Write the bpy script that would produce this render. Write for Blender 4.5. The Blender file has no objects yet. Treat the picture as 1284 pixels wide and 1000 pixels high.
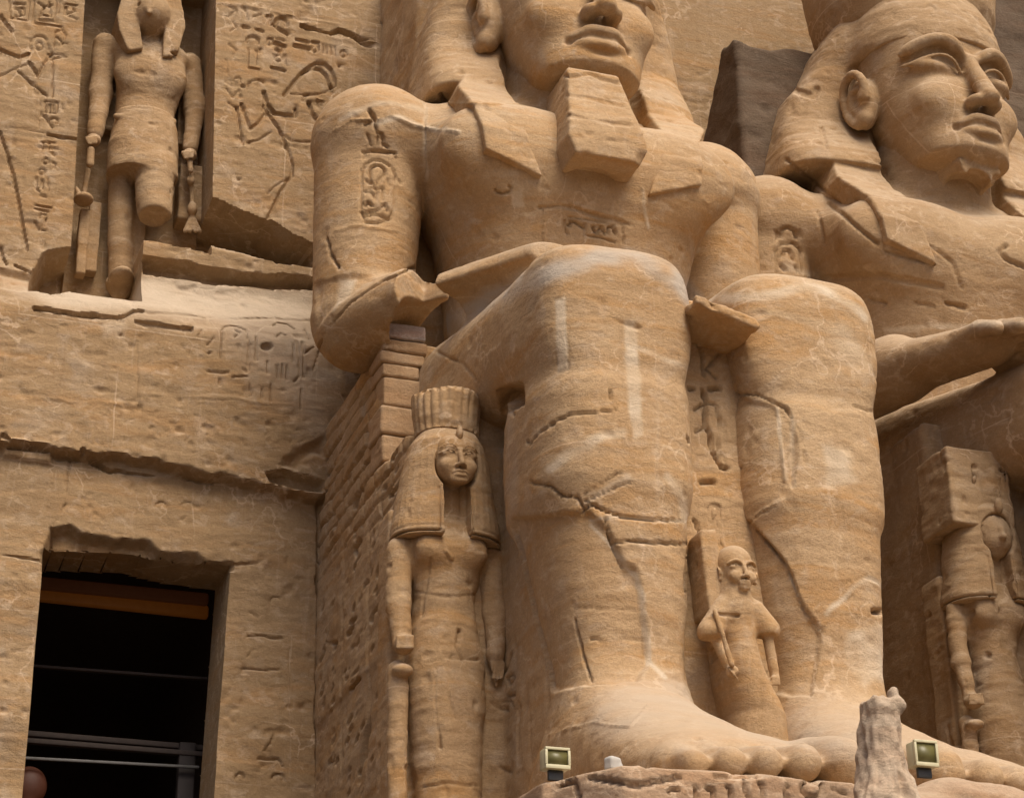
import bpy, math, random
import numpy as np
from concurrent.futures import ThreadPoolExecutor
from mathutils import Matrix, Vector

# ------------------------------------------------------------------ camera, sky, sun, exposure
SC = bpy.context.scene
F = 2573.0; PIT = math.radians(24.95); YAW = math.radians(19.7); ROLL = math.radians(1.05)
CAM = np.array([0.0, 0.0, 1.7])
FW = np.array([math.sin(YAW)*math.cos(PIT), math.cos(YAW)*math.cos(PIT), math.sin(PIT)])
_r0 = np.array([math.cos(YAW), -math.sin(YAW), 0.0]); _u0 = np.cross(_r0, FW)
RT = _r0*math.cos(ROLL) - _u0*math.sin(ROLL); UP = _u0*math.cos(ROLL) + _r0*math.sin(ROLL)
cd = bpy.data.cameras.new('camera'); cam = bpy.data.objects.new('camera', cd)
SC.collection.objects.link(cam); SC.camera = cam
cd.sensor_width = 36.0; cd.lens = F/1284.0*36.0; cd.clip_start = 0.1; cd.clip_end = 3000
cam.matrix_world = Matrix(((RT[0], UP[0], -FW[0], CAM[0]), (RT[1], UP[1], -FW[1], CAM[1]),
                           (RT[2], UP[2], -FW[2], CAM[2]), (0, 0, 0, 1)))

SUN_EL = math.radians(57); SUN_AZ = math.radians(12)     # azimuth measured from the facade normal towards +X
W = bpy.data.worlds.new('World'); SC.world = W; W.use_nodes = True
nt = W.node_tree; bg = nt.nodes['Background']
sky = nt.nodes.new('ShaderNodeTexSky'); sky.sky_type = 'NISHITA'; sky.sun_disc = False
sky.sun_elevation = SUN_EL; sky.sun_rotation = math.pi - SUN_AZ
sky.dust_density = 6.0; sky.air_density = 0.6
nt.links.new(sky.outputs[0], bg.inputs[0]); bg.inputs[1].default_value = 0.07
sd = bpy.data.lights.new('sun', 'SUN'); sun = bpy.data.objects.new('sun', sd); SC.collection.objects.link(sun)
sd.energy = 1.6; sd.angle = math.radians(38); sd.color = (1.0, 0.90, 0.73)
sv = Vector((math.sin(SUN_AZ)*math.cos(SUN_EL), -math.cos(SUN_AZ)*math.cos(SUN_EL), math.sin(SUN_EL)))
sun.rotation_euler = sv.to_track_quat('Z', 'Y').to_euler()
SC.view_settings.view_transform = 'Standard'; SC.view_settings.look = 'None'
SC.view_settings.exposure = 0.9; SC.view_settings.gamma = 1.0
SC.render.engine = 'CYCLES'
SC.cycles.max_bounces = 5; SC.cycles.diffuse_bounces = 2
SC.cycles.use_adaptive_sampling = True
try:
    SC.cycles.use_denoising = True
except Exception:
    pass

# ------------------------------------------------------------------ photo survey helpers
def at(u, v, Y):
    """Point at depth Y (metres from the camera along the facade normal) surveyed at photo position u, v."""
    d = FW*F + RT*(u-642.0) + UP*(500.0-v)
    return CAM + d*(Y/d[1])
def project(P):
    d = P - CAM; z = d @ FW
    return 642.0 + F*(d @ RT)/z, 500.0 - F*(d @ UP)/z

# ------------------------------------------------------------------ noise
_rs = np.random.RandomState(7)
_T = _rs.rand(64, 64, 64).astype(np.float32)*2-1
def vnoise(P, s):
    q = P*s; i = np.floor(q).astype(np.int64); f = (q-i).astype(np.float32); f = f*f*(3-2*f); i &= 63
    j = (i+1) & 63
    x0, y0, z0 = i.T; x1, y1, z1 = j.T; fx, fy, fz = f.T
    a = _T[x0, y0, z0]*(1-fx)+_T[x1, y0, z0]*fx; b = _T[x0, y1, z0]*(1-fx)+_T[x1, y1, z0]*fx
    c = _T[x0, y0, z1]*(1-fx)+_T[x1, y0, z1]*fx; d = _T[x0, y1, z1]*(1-fx)+_T[x1, y1, z1]*fx
    return (a*(1-fy)+b*fy)*(1-fz)+(c*(1-fy)+d*fy)*fz
def fbm(P, s, n=3):
    r = 0; a = 1.0; t = 0
    for k in range(n):
        r = r + a*vnoise(P+17.3*k, s*2**k); t += a; a *= 0.5
    return r/t
def strata(P, rough=1.0):
    """Weathered bedding of the sandstone: thin horizontal ribs plus blotchy wear (metres)."""
    Q = P*np.array([0.25, 0.25, 1.0]); Q[:, 2] += 0.15*vnoise(P, 0.4)
    h = 0.010*vnoise(Q, 6.0) + 0.007*vnoise(Q+9, 15.0) + 0.014*vnoise(P, 1.4) + 0.006*vnoise(P+5, 5.0)
    chips = np.clip(vnoise(P+31, 2.3)-0.45, 0, 1)*0.05 + np.clip(fbm(P+77, 5.0, 2)-0.42, 0, 1)*0.09
    return rough*(h - chips)

# ------------------------------------------------------------------ signed distance primitives
def smin(a, b, k):
    if k <= 0: return np.minimum(a, b)
    h = np.maximum(k-np.abs(a-b), 0)/k
    return np.minimum(a, b)-h*h*k*0.25
def smax(a, b, k): return -smin(-a, -b, k)
class Prim:
    def __init__(s, f, lo, hi): s.f = f; s.lo = np.array(lo, float); s.hi = np.array(hi, float)
def ell(c, r, rz=0.0):
    c = np.array(c, np.float32); r = np.array(r, np.float32); cs, sn = math.cos(rz), math.sin(rz)
    def f(x, y, z):
        x = x-c[0]; y = y-c[1]; z = z-c[2]
        if rz: x, y = x*cs+y*sn, -x*sn+y*cs
        k0 = np.sqrt((x/r[0])**2+(y/r[1])**2+(z/r[2])**2); k1 = np.sqrt((x/r[0]**2)**2+(y/r[1]**2)**2+(z/r[2]**2)**2)
        return k0*(k0-1)/np.maximum(k1, 1e-6)
    R = max(r[0], r[1]) if rz else None
    e = np.array([R, R, r[2]]) if rz else r
    return Prim(f, c-e, c+e)
def cone(a, b, ra, rb, sx=1.0, sy=1.0, sz=1.0):
    S = np.array([sx, sy, sz], np.float32); a0 = np.array(a, float); b0 = np.array(b, float)
    a = (a0/S).astype(np.float32); b = (b0/S).astype(np.float32); ba = b-a; L2 = float(ba@ba)+1e-9; ms = float(S.min())
    def f(x, y, z):
        x = x/S[0]-a[0]; y = y/S[1]-a[1]; z = z/S[2]-a[2]
        t = np.clip((x*ba[0]+y*ba[1]+z*ba[2])/L2, 0, 1)
        return (np.sqrt((x-t*ba[0])**2+(y-t*ba[1])**2+(z-t*ba[2])**2)-(ra+(rb-ra)*t))*ms
    r = max(ra, rb)*S
    return Prim(f, np.minimum(a0, b0)-r, np.maximum(a0, b0)+r)
def box(c, h, r=0.05, rz=0.0, rx=0.0):
    c = np.array(c, float); h = np.array(h, float); cs, sn = math.cos(rz), math.sin(rz); cx, sx_ = math.cos(rx), math.sin(rx)
    def f(x, y, z):
        x = x-c[0]; y = y-c[1]; z = z-c[2]
        if rz: x, y = x*cs+y*sn, -x*sn+y*cs
        if rx: y, z = y*cx+z*sx_, -y*sx_+z*cx
        qx = np.abs(x)-h[0]+r; qy = np.abs(y)-h[1]+r; qz = np.abs(z)-h[2]+r
        return np.sqrt(np.maximum(qx, 0)**2+np.maximum(qy, 0)**2+np.maximum(qz, 0)**2)+np.minimum(np.maximum(qx, np.maximum(qy, qz)), 0)-r
    e = h if not (rz or rx) else np.full(3, np.linalg.norm(h))
    return Prim(f, c-e, c+e)
def loft(rows, n=2.5, axis='z', cap=0.15):
    """rows: (t, centre_a, half_a, lo_b, hi_b) along the axis; a = x, b = y for axis z; a = x, b = z for axis y."""
    R = np.array(sorted(rows), float); T = R[:, 0]
    def f(x, y, z):
        t, b = (z, y) if axis == 'z' else (y, z)
        g = [np.interp(t, T, R[:, i]).astype(np.float32) for i in range(1, 5)]
        hb = (g[3]-g[2])/2; cb = (g[3]+g[2])/2
        q = (np.abs((x-g[0])/g[1])**n+np.abs((b-cb)/hb)**n)**(1.0/n)
        d = (q-1)*np.minimum(g[1], hb)
        return smax(smax(d, t-T[-1], cap), T[0]-t, cap)
    a0 = (R[:, 1]-R[:, 2]).min(); a1 = (R[:, 1]+R[:, 2]).max(); b0 = R[:, 3].min(); b1 = R[:, 4].max()
    if axis == 'z': return Prim(f, (a0, b0, T[0]), (a1, b1, T[-1]))
    return Prim(f, (a0, T[0], b0), (a1, T[-1], b1))
def prism(poly, y0, y1, axis='y', r=0.0):
    """Polygon in x,z extruded from y0 to y1 (axis 'y'), or in y,z extruded along x (axis 'x'), or x,y along z."""
    V = np.array(poly, float)
    def f(x, y, z):
        p, q, w = {'y': (x, z, y), 'x': (y, z, x), 'z': (x, y, z)}[axis]
        d = np.full(p.shape, 1e9, np.float32); s = np.ones(p.shape, np.float32); n = len(V); j = n-1
        for i in range(n):
            ex, ey = V[j]-V[i]; wx = p-V[i][0]; wy = q-V[i][1]
            t = np.clip((wx*ex+wy*ey)/(ex*ex+ey*ey), 0, 1); bx_ = wx-ex*t; by_ = wy-ey*t
            d = np.minimum(d, bx_*bx_+by_*by_)
            c1 = q >= V[i][1]; c2 = q < V[j][1]; c3 = ex*wy > ey*wx
            fl = (c1 & c2 & c3) | (~c1 & ~c2 & ~c3); s = np.where(fl, -s, s); j = i
        d = s*np.sqrt(d)
        return np.maximum(d, np.abs(w-(y0+y1)/2)-abs(y1-y0)/2).astype(np.float32)-r
    a0, b0 = V.min(0); a1, b1 = V.max(0)
    if axis == 'y': return Prim(f, (a0, min(y0, y1), b0), (a1, max(y0, y1), b1))
    if axis == 'x': return Prim(f, (min(y0, y1), a0, b0), (max(y0, y1), a1, b1))
    return Prim(f, (a0, b0, min(y0, y1)), (a1, b1, max(y0, y1)))
def both(p, q, k=0.03):   # intersection
    return Prim(lambda x, y, z: smax(p.f(x, y, z), q.f(x, y, z), k), np.maximum(p.lo, q.lo), np.minimum(p.hi, q.hi))
def grow(p, g): return Prim(lambda x, y, z: p.f(x, y, z)-g, p.lo-g, p.hi+g)
class Solid:
    def __init__(s): s.ops = []
    def add(s, p, k=0.1): s.ops.append(('u', k, p)); return s
    def cut(s, p, k=0.05): s.ops.append(('s', k, p)); return s
    def clip(s, p, k=0.03): s.ops.append(('i', k, p)); return s
    def path(s, pts, r, k=0.05, cut=False):
        for a, b in zip(pts[:-1], pts[1:]):
            (s.cut if cut else s.add)(cone(a, b, r, r), k)
        return s
    def eval(s, x, y, z):
        lo = np.array([x.min(), y.min(), z.min()]); hi = np.array([x.max(), y.max(), z.max()])
        d = np.full(np.broadcast(x, y, z).shape, 9.0, np.float32)
        for op, k, p in s.ops:
            m = k+0.25
            if op != 'i' and ((p.lo-m > hi).any() or (p.hi+m < lo).any()): continue
            v = p.f(x, y, z)
            if op == 'u': d = smin(d, v, k)
            elif op == 's': d = smax(d, -v, k)
            else: d = smax(d, v, k)
        return d
    def bounds(s):
        L = np.array([p.lo for o, k, p in s.ops if o == 'u']).min(0)-0.2; H = np.array([p.hi for o, k, p in s.ops if o == 'u']).max(0)+0.2
        for o, k, p in s.ops:
            if o == 'i': L = np.maximum(L, p.lo-0.2); H = np.minimum(H, p.hi+0.2)
        return L, H
EDGES = [((0,0,0),(1,0,0)),((0,1,0),(1,1,0)),((0,0,1),(1,0,1)),((0,1,1),(1,1,1)),((0,0,0),(0,1,0)),((1,0,0),(1,1,0)),
         ((0,0,1),(0,1,1)),((1,0,1),(1,1,1)),((0,0,0),(0,0,1)),((1,0,0),(1,0,1)),((0,1,0),(0,1,1)),((1,1,0),(1,1,1))]
def polygonise(S, h, n=40):
    """Sparse surface nets over blocks of n cells of size h; returns vertices and quads."""
    L, H = S.bounds(); nb = np.ceil((H-L)/(h*n)).astype(int); N = nb*n+4
    def block(b):
        o = np.array(b)*n-1
        ax = [(L[i]+h*(o[i]+np.arange(n+2))).astype(np.float32) for i in range(3)]
        cx = [np.linspace(a[0], a[-1], 4).astype(np.float32) for a in ax]
        g = S.eval(cx[0][:, None, None], cx[1][None, :, None], cx[2][None, None, :])
        if g.min() > h*n*0.62 or g.max() < -h*n*0.62: return None
        D = S.eval(ax[0][:, None, None], ax[1][None, :, None], ax[2][None, None, :])
        I = D < 0
        if I.all() or not I.any(): return None
        m = n+1
        c = sum(I[i:i+m, j:j+m, k:k+m].astype(np.int8) for i in (0, 1) for j in (0, 1) for k in (0, 1))
        A = np.argwhere((c > 0) & (c < 8))
        acc = np.zeros((len(A), 3), np.float32); cnt = np.zeros(len(A), np.float32)
        for e0, e1 in EDGES:
            d0 = D[A[:, 0]+e0[0], A[:, 1]+e0[1], A[:, 2]+e0[2]]; d1 = D[A[:, 0]+e1[0], A[:, 1]+e1[1], A[:, 2]+e1[2]]
            x = (d0 < 0) != (d1 < 0); t = np.where(x, d0/np.where(x, d0-d1, 1), 0)
            p = np.array(e0, np.float32)+t[:, None]*(np.array(e1, np.float32)-np.array(e0, np.float32))
            acc += p*x[:, None]; cnt += x
        G = A+o; ids = ((G[:, 0]+2)*N[1]+(G[:, 1]+2))*N[2]+(G[:, 2]+2)
        V = L+h*(G+acc/cnt[:, None])
        Q = []
        for ax_ in range(3):
            sl0 = [slice(1, n+1)]*3; sl1 = list(sl0); sl1[ax_] = slice(2, n+2)
            a = I[tuple(sl0)]; b2 = I[tuple(sl1)]
            E_ = np.argwhere(a != b2)
            if not len(E_): continue
            ins = a[E_[:, 0], E_[:, 1], E_[:, 2]]; E_ = E_+1+o
            u_, v_ = [(1, 2), (2, 0), (0, 1)][ax_]
            def cid(du, dv):
                K = E_.copy(); K[:, u_] += du; K[:, v_] += dv
                return ((K[:, 0]+2)*N[1]+(K[:, 1]+2))*N[2]+(K[:, 2]+2)
            q = np.stack([cid(-1, -1), cid(0, -1), cid(0, 0), cid(-1, 0)], 1)
            q[~ins] = q[~ins][:, ::-1]; Q.append(q)
        return ids, V, np.concatenate(Q) if Q else np.zeros((0, 4), int)
    bl = [(i, j, k) for i in range(nb[0]) for j in range(nb[1]) for k in range(nb[2])]
    with ThreadPoolExecutor(4) as ex: res = [r for r in ex.map(block, bl) if r]
    ids = np.concatenate([r[0] for r in res]); V = np.concatenate([r[1] for r in res]); Q = np.concatenate([r[2] for r in res])
    u, first = np.unique(ids, return_index=True); V = V[first]
    ok = np.isin(Q, u).all(1); Q = np.searchsorted(u, Q[ok])
    return V, Q
def vnormals(V, Q):
    n = np.cross(V[Q[:, 2]]-V[Q[:, 0]], V[Q[:, 3]]-V[Q[:, 1]]); N = np.zeros_like(V)
    for c in range(3):
        N[:, c] = sum(np.bincount(Q[:, k], n[:, c], len(V)) for k in range(4))
    return N/np.maximum(np.linalg.norm(N, axis=1), 1e-9)[:, None]
def meshobj(name, V, Q, mat, parent=None, attrs=None, smooth=True):
    me = bpy.data.meshes.new(name)
    me.vertices.add(len(V)); me.vertices.foreach_set('co', np.asarray(V, np.float32).ravel())
    Q = np.asarray(Q); k = Q.shape[1]
    me.loops.add(len(Q)*k); me.loops.foreach_set('vertex_index', Q.ravel().astype(np.int32))
    me.polygons.add(len(Q)); me.polygons.foreach_set('loop_start', np.arange(0, len(Q)*k, k, dtype=np.int32))
    me.polygons.foreach_set('loop_total', np.full(len(Q), k, np.int32))
    if smooth: me.polygons.foreach_set('use_smooth', np.ones(len(Q), bool))
    me.update(calc_edges=True); me.validate()
    for a, v in (attrs or {}).items():
        t = me.attributes.new(a, 'FLOAT', 'POINT'); t.data.foreach_set('value', np.asarray(v, np.float32))
    me.materials.append(mat)
    o = bpy.data.objects.new(name, me); SC.collection.objects.link(o)
    if parent: o.parent = parent
    return o
def thing(name, label, cat, loc=(0, 0, 0), group=None):
    o = bpy.data.objects.new(name, None); SC.collection.objects.link(o); o.location = loc
    o.empty_display_size = 0.3; o['label'] = label; o['category'] = cat
    if group: o['group'] = group
    bpy.context.view_layer.update()
    return o
def tag(o, label, cat, group=None):
    o['label'] = label; o['category'] = cat
    if group: o['group'] = group
    return o

# ------------------------------------------------------------------ carving on the real surface
def seg_dist(u, v, pts):
    d = np.full(u.shape, 1e9)
    for (a, b), (c, e) in zip(pts[:-1], pts[1:]):
        ex, ey = c-a, e-b; t = np.clip(((u-a)*ex+(v-b)*ey)/max(ex*ex+ey*ey, 1e-6), 0, 1)
        d = np.minimum(d, np.hypot(u-a-ex*t, v-b-ey*t))
    return d
def inside(u, v, poly):
    r = np.zeros(u.shape, bool); n = len(poly); j = n-1
    for i in range(n):
        xi, yi = poly[i]; xj, yj = poly[j]
        if yi != yj: r ^= ((yi > v) != (yj > v)) & (u < (xj-xi)*(v-yi)/(yj-yi)+xi)
        j = i
    return r
def arc(cx, cy, rx, ry, a0, a1, n=10):
    return [(cx+rx*math.cos(math.radians(a0+(a1-a0)*i/n)), cy+ry*math.sin(math.radians(a0+(a1-a0)*i/n))) for i in range(n+1)]
def carve(V, N, marks, uv=None):
    """marks: dict(p=polyline|poly, w=width, d=depth[, fill, wob]). Returns the displacement along the normal."""
    u, v = uv if uv is not None else project(V)
    D = np.zeros(len(V)); front = (N*(V-CAM)).sum(1) < 0 if N is not None else np.ones(len(V), bool)
    wob = None
    for m in marks:
        P = m['p']; w = m.get('w', 2.0); xs = [a for a, b in P]; ys = [b for a, b in P]; e = w*2+3+m.get('wob', 0)
        sel = np.nonzero((u > min(xs)-e) & (u < max(xs)+e) & (v > min(ys)-e) & (v < max(ys)+e) & front)[0]
        if 'y' in m: sel = sel[(V[sel, 1] > m['y'][0]) & (V[sel, 1] < m['y'][1])]
        if not len(sel): continue
        uu, vv = u[sel], v[sel]
        if m.get('wob'):
            uu = uu+m['wob']*vnoise(V[sel], 2.5)+0.5*m['wob']*vnoise(V[sel]+4, 7.0); vv = vv+m['wob']*vnoise(V[sel]+50, 2.5)+0.5*m['wob']*vnoise(V[sel]+54, 7.0)
        if m.get('fill'):
            di = seg_dist(uu, vv, P+[P[0]]); di = np.where(inside(uu, vv, P), di, -di)
            D[sel] -= m['d']*np.clip(di/w+0.5, 0, 1)
        else:
            vr = vnoise(V[sel]+7, 3.0) if m.get('wob') else 0.0
            t = np.clip(1-seg_dist(uu, vv, P)/(w*(.85+.75*vr)), 0, 1)
            D[sel] -= m['d']*np.clip(.95+.9*vr, 0.1, 2)*np.minimum(t*2.6, 1)
    return D

# ------------------------------------------------------------------ materials
def sandstone(name, c1, c2, c3, pale=(0.62, 0.47, 0.33), grey=(0.47, 0.39, 0.31), bump=0.55, rough=0.92, band=1.0, dust=(0.50, 0.395, 0.29)):
    m = bpy.data.materials.new(name); m.use_nodes = True; t = m.node_tree; N = t.nodes; K = t.links.new
    b = N['Principled BSDF']; b.inputs['Roughness'].default_value = rough; b.inputs['Specular IOR Level'].default_value = 0.18
    g = N.new('ShaderNodeNewGeometry')
    def noise(scale, det, vec=None, dist=0.0, rg=0.55):
        x = N.new('ShaderNodeTexNoise'); x.inputs['Scale'].default_value = scale; x.inputs['Detail'].default_value = det
        x.inputs['Distortion'].default_value = dist; x.inputs['Roughness'].default_value = rg
        K(vec if vec else g.outputs['Position'], x.inputs['Vector']); return x.outputs['Fac']
    def ramp(fac, a, b_):
        x = N.new('ShaderNodeMapRange'); x.inputs[1].default_value = a; x.inputs[2].default_value = b_; x.clamp = True
        K(fac, x.inputs[0]); return x.outputs[0]
    def mul(a, k):
        x = N.new('ShaderNodeMath'); x.operation = 'MULTIPLY'; K(a, x.inputs[0])
        if isinstance(k, (int, float)): x.inputs[1].default_value = k
        else: K(k, x.inputs[1])
        return x.outputs[0]
    def mix(f, a, b_, mode='MIX'):
        x = N.new('ShaderNodeMix'); x.data_type = 'RGBA'; x.blend_type = mode; x.clamp_factor = True
        if isinstance(f, (int, float)): x.inputs[0].default_value = f
        else: K(f, x.inputs[0])
        for i, c in ((6, a), (7, b_)):
            if isinstance(c, tuple): x.inputs[i].default_value = (*c, 1)
            else: K(c, x.inputs[i])
        return x.outputs[2]
    mp = N.new('ShaderNodeMapping'); mp.inputs['Scale'].default_value = (0.16, 0.16, 1.0); K(g.outputs['Position'], mp.inputs['Vector'])
    mp2 = N.new('ShaderNodeMapping'); mp2.inputs['Scale'].default_value = (0.75, 0.75, 1.25); mp2.inputs['Rotation'].default_value = (0.03, 0.05, 0)
    K(g.outputs['Position'], mp2.inputs['Vector'])
    big = noise(0.55, 4, dist=0.6)
    bands = noise(2.6, 4, mp.outputs[0], 1.2); thin = noise(5.0, 4, mp2.outputs[0], 0.8)
    col = mix(ramp(big, 0.35, 0.65), c1, c2)
    col = mix(mul(ramp(bands, 0.48, 0.66), 0.9*band), col, c3)
    col = mix(mul(ramp(thin, 0.54, 0.72), 0.55*band), col, pale)
    blot = noise(1.7, 5, dist=0.4); col = mix(mul(ramp(blot, 0.56, 0.74), 0.35), col, grey)
    dk = noise(3.1, 6, mp2.outputs[0], 0.3, 0.7); col = mix(mul(ramp(dk, 0.55, 0.75), 0.35), col, tuple(x*0.55 for x in c1))
    fine = noise(30.0, 6, rg=0.9)
    pit = noise(16.0, 4, rg=0.65); col = mix(mul(ramp(pit, 0.64, 0.72), 0.45), col, tuple(x*0.4 for x in c1))
    vm = N.new('ShaderNodeMapping'); vm.inputs['Scale'].default_value = (1.6, 1.6, 0.22); K(g.outputs['Position'], vm.inputs['Vector'])
    run = noise(3.2, 5, vm.outputs[0], 0.5, 0.65); col = mix(mul(ramp(run, 0.58, 0.74), 0.40), col, pale); col = mix(mul(ramp(run, 0.42, 0.30), 0.30), col, tuple(x*0.6 for x in c3))
    mid = noise(11.0, 5, rg=0.8); col = mix(mul(ramp(mid, 0.52, 0.68), 0.40), col, tuple(min(1, x*1.25) for x in c2))
    col = mix(mul(ramp(fine, 0.44, 0.60), 0.36), col, tuple(x*0.62 for x in c1))
    wv = N.new('ShaderNodeMix'); wv.data_type = 'VECTOR'; wv.inputs[0].default_value = 0.16; K(g.outputs['Position'], wv.inputs[4])
    wn_ = N.new('ShaderNodeTexNoise'); wn_.inputs['Scale'].default_value = 1.4; wn_.inputs['Detail'].default_value = 5; K(g.outputs['Position'], wn_.inputs['Vector'])
    ws = N.new('ShaderNodeVectorMath'); ws.operation = 'SCALE'; ws.inputs['Scale'].default_value = 12.0; K(wn_.outputs['Color'], ws.inputs[0]); K(ws.outputs[0], wv.inputs[5])
    vo = N.new('ShaderNodeTexVoronoi'); vo.feature = 'DISTANCE_TO_EDGE'; vo.inputs['Scale'].default_value = 0.55; K(wv.outputs[1], vo.inputs['Vector'])
    vein = mul(ramp(vo.outputs['Distance'], 0.016, 0.004), ramp(noise(0.9, 3), 0.46, 0.58)); col = mix(mul(vein, 0.38), col, tuple(min(1, x*1.25) for x in pale))
    jt = N.new('ShaderNodeTexBrick'); jt.inputs['Scale'].default_value = 1.0; jt.inputs['Mortar Size'].default_value = 0.012; jt.inputs['Mortar Smooth'].default_value = 0.3
    jt.inputs['Brick Width'].default_value = 3.1; jt.inputs['Row Height'].default_value = 2.3; jt.inputs['Color1'].default_value = (0, 0, 0, 1); jt.inputs['Color2'].default_value = (0, 0, 0, 1); jt.inputs['Mortar'].default_value = (1, 1, 1, 1)
    cx_ = N.new('ShaderNodeSeparateXYZ'); K(g.outputs['Position'], cx_.inputs[0]); cc = N.new('ShaderNodeCombineXYZ'); ay = N.new('ShaderNodeMath'); K(cx_.outputs['X'], ay.inputs[0]); K(mul(cx_.outputs['Y'], 0.9), ay.inputs[1])
    K(ay.outputs[0], cc.inputs[0]); K(cx_.outputs['Z'], cc.inputs[1]); K(cc.outputs[0], jt.inputs['Vector'])
    seam = mul(jt.outputs['Color'], ramp(noise(0.7, 4), 0.45, 0.6)); col = mix(mul(seam, 0.4), col, tuple(min(1, x*1.15) for x in pale))
    a1 = N.new('ShaderNodeAttribute'); a1.attribute_name = 'pale'; col = mix(a1.outputs['Fac'], col, mix(ramp(blot, 0.35, 0.65), (0.74, 0.62, 0.47), (0.62, 0.50, 0.36)))
    a2 = N.new('ShaderNodeAttribute'); a2.attribute_name = 'grey'; col = mix(a2.outputs['Fac'], col, grey)
    # wind-blown dust settles on what faces the sky
    sp = N.new('ShaderNodeSeparateXYZ'); K(g.outputs['Normal'], sp.inputs[0])
    du = mul(ramp(sp.outputs['Z'], 0.25, 0.95), 0.6); col = mix(du, col, dust)
    K(col, b.inputs['Base Color'])
    bm = N.new('ShaderNodeBump'); bm.inputs['Strength'].default_value = bump; bm.inputs['Distance'].default_value = 0.05
    h1 = noise(7.0, 8, mp2.outputs[0], 0.3, 0.7); h2 = noise(26.0, 6, rg=0.8); h3 = noise(4.0, 6, mp2.outputs[0], 1.0, 0.6)
    ad = N.new('ShaderNodeMath'); ad.operation = 'MULTIPLY_ADD'; K(h2, ad.inputs[0]); ad.inputs[1].default_value = 0.5; K(h1, ad.inputs[2])
    ad2 = N.new('ShaderNodeMath'); ad2.operation = 'MULTIPLY_ADD'; K(h3, ad2.inputs[0]); ad2.inputs[1].default_value = 0.8; K(ad.outputs[0], ad2.inputs[2])
    K(ad2.outputs[0], bm.inputs['Height']); K(bm.outputs[0], b.inputs['Normal'])
    return m
def plain(name, col, rough=0.6, emit=None, es=0.0, metal=0.0):
    m = bpy.data.materials.new(name); m.use_nodes = True; N = m.node_tree.nodes; b = N['Principled BSDF']
    x = N.new('ShaderNodeTexNoise'); x.inputs['Scale'].default_value = 9.0; x.inputs['Detail'].default_value = 4
    g = N.new('ShaderNodeNewGeometry'); m.node_tree.links.new(g.outputs['Position'], x.inputs['Vector'])
    mx = N.new('ShaderNodeMix'); mx.data_type = 'RGBA'; mx.inputs[6].default_value = (*col, 1); mx.inputs[7].default_value = (*[c*0.6 for c in col], 1)
    m.node_tree.links.new(x.outputs['Fac'], mx.inputs[0]); m.node_tree.links.new(mx.outputs[2], b.inputs['Base Color'])
    b.inputs['Roughness'].default_value = rough; b.inputs['Metallic'].default_value = metal
    if emit: b.inputs['Emission Color'].default_value = (*emit, 1); b.inputs['Emission Strength'].default_value = es
    return m
M_STATUE = sandstone('sandstone_statue', (0.455, 0.288, 0.148), (0.535, 0.368, 0.212), (0.505, 0.287, 0.118))
M_FAR = sandstone('sandstone_far', (0.40, 0.258, 0.138), (0.46, 0.313, 0.178), (0.41, 0.248, 0.118))
M_WALL = sandstone('sandstone_wall', (0.355, 0.232, 0.122), (0.40, 0.27, 0.15), (0.41, 0.242, 0.112), bump=0.5)
M_ROUGH = sandstone('broken_sandstone', (0.40, 0.25, 0.15), (0.50, 0.35, 0.23), (0.45, 0.27, 0.15), bump=0.6)
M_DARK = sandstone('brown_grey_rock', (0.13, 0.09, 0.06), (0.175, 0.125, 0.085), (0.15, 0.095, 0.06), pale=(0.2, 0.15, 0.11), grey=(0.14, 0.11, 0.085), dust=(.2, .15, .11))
M_GREY = sandstone('grey_banded_rock', (0.40, 0.33, 0.29), (0.55, 0.48, 0.43), (0.50, 0.33, 0.25), pale=(0.66, 0.6, 0.55), grey=(0.25, 0.25, 0.27), bump=0.7)
M_BRICK = sandstone('masonry_sandstone', (0.44, 0.27, 0.14), (0.50, 0.33, 0.19), (0.48, 0.27, 0.13), band=0.5)

def sculpt(name, S, h, mat, parent=None, marks=None, rough=1.0, pale=None, greyz=None, post=None, noise_on=True, seed=0.0):
    V, Q = polygonise(S, h); N = vnormals(V, Q)
    d = strata(V+seed, rough) if noise_on else np.zeros(len(V))
    uv = project(V)
    if marks: d = d+carve(V, N, marks, uv)
    if post: d = d+post(V, N)
    V = V+N*d[:, None]
    at_ = {}
    for key, lst in (('pale', pale), ('grey', greyz)):
        if lst:
            f = np.zeros(len(V))
            for m in lst:
                P = m['p']; uu = uv[0]+m.get('wob', 4)*vnoise(V+3, 3.0)+0.5*m.get('wob', 4)*vnoise(V+9, 9.0); vv = uv[1]+m.get('wob', 4)*vnoise(V+70, 3.0)
                if m.get('fill'):
                    di = seg_dist(uu, vv, P+[P[0]]); di = np.where(inside(uu, vv, P), di, -di); a = np.clip(di/m.get('w', 4)+0.5, 0, 1)
                else: a = np.clip(1.5*(1-seg_dist(uu, vv, P)/m['w']), 0, 1)
                if 'y' in m: a = a*((V[:, 1] > m['y'][0]) & (V[:, 1] < m['y'][1]))
                a = a*m.get('a', 1.0)*((N*(V-CAM)).sum(1) < 0)*(0.75+0.5*vnoise(V+5, 4.0))
                f = np.maximum(f, a)
            at_[key] = np.clip(f, 0, 1)
    if parent is not None: V = V-np.array(parent.location)
    return meshobj(name, V, Q, mat, parent, at_)

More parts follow.
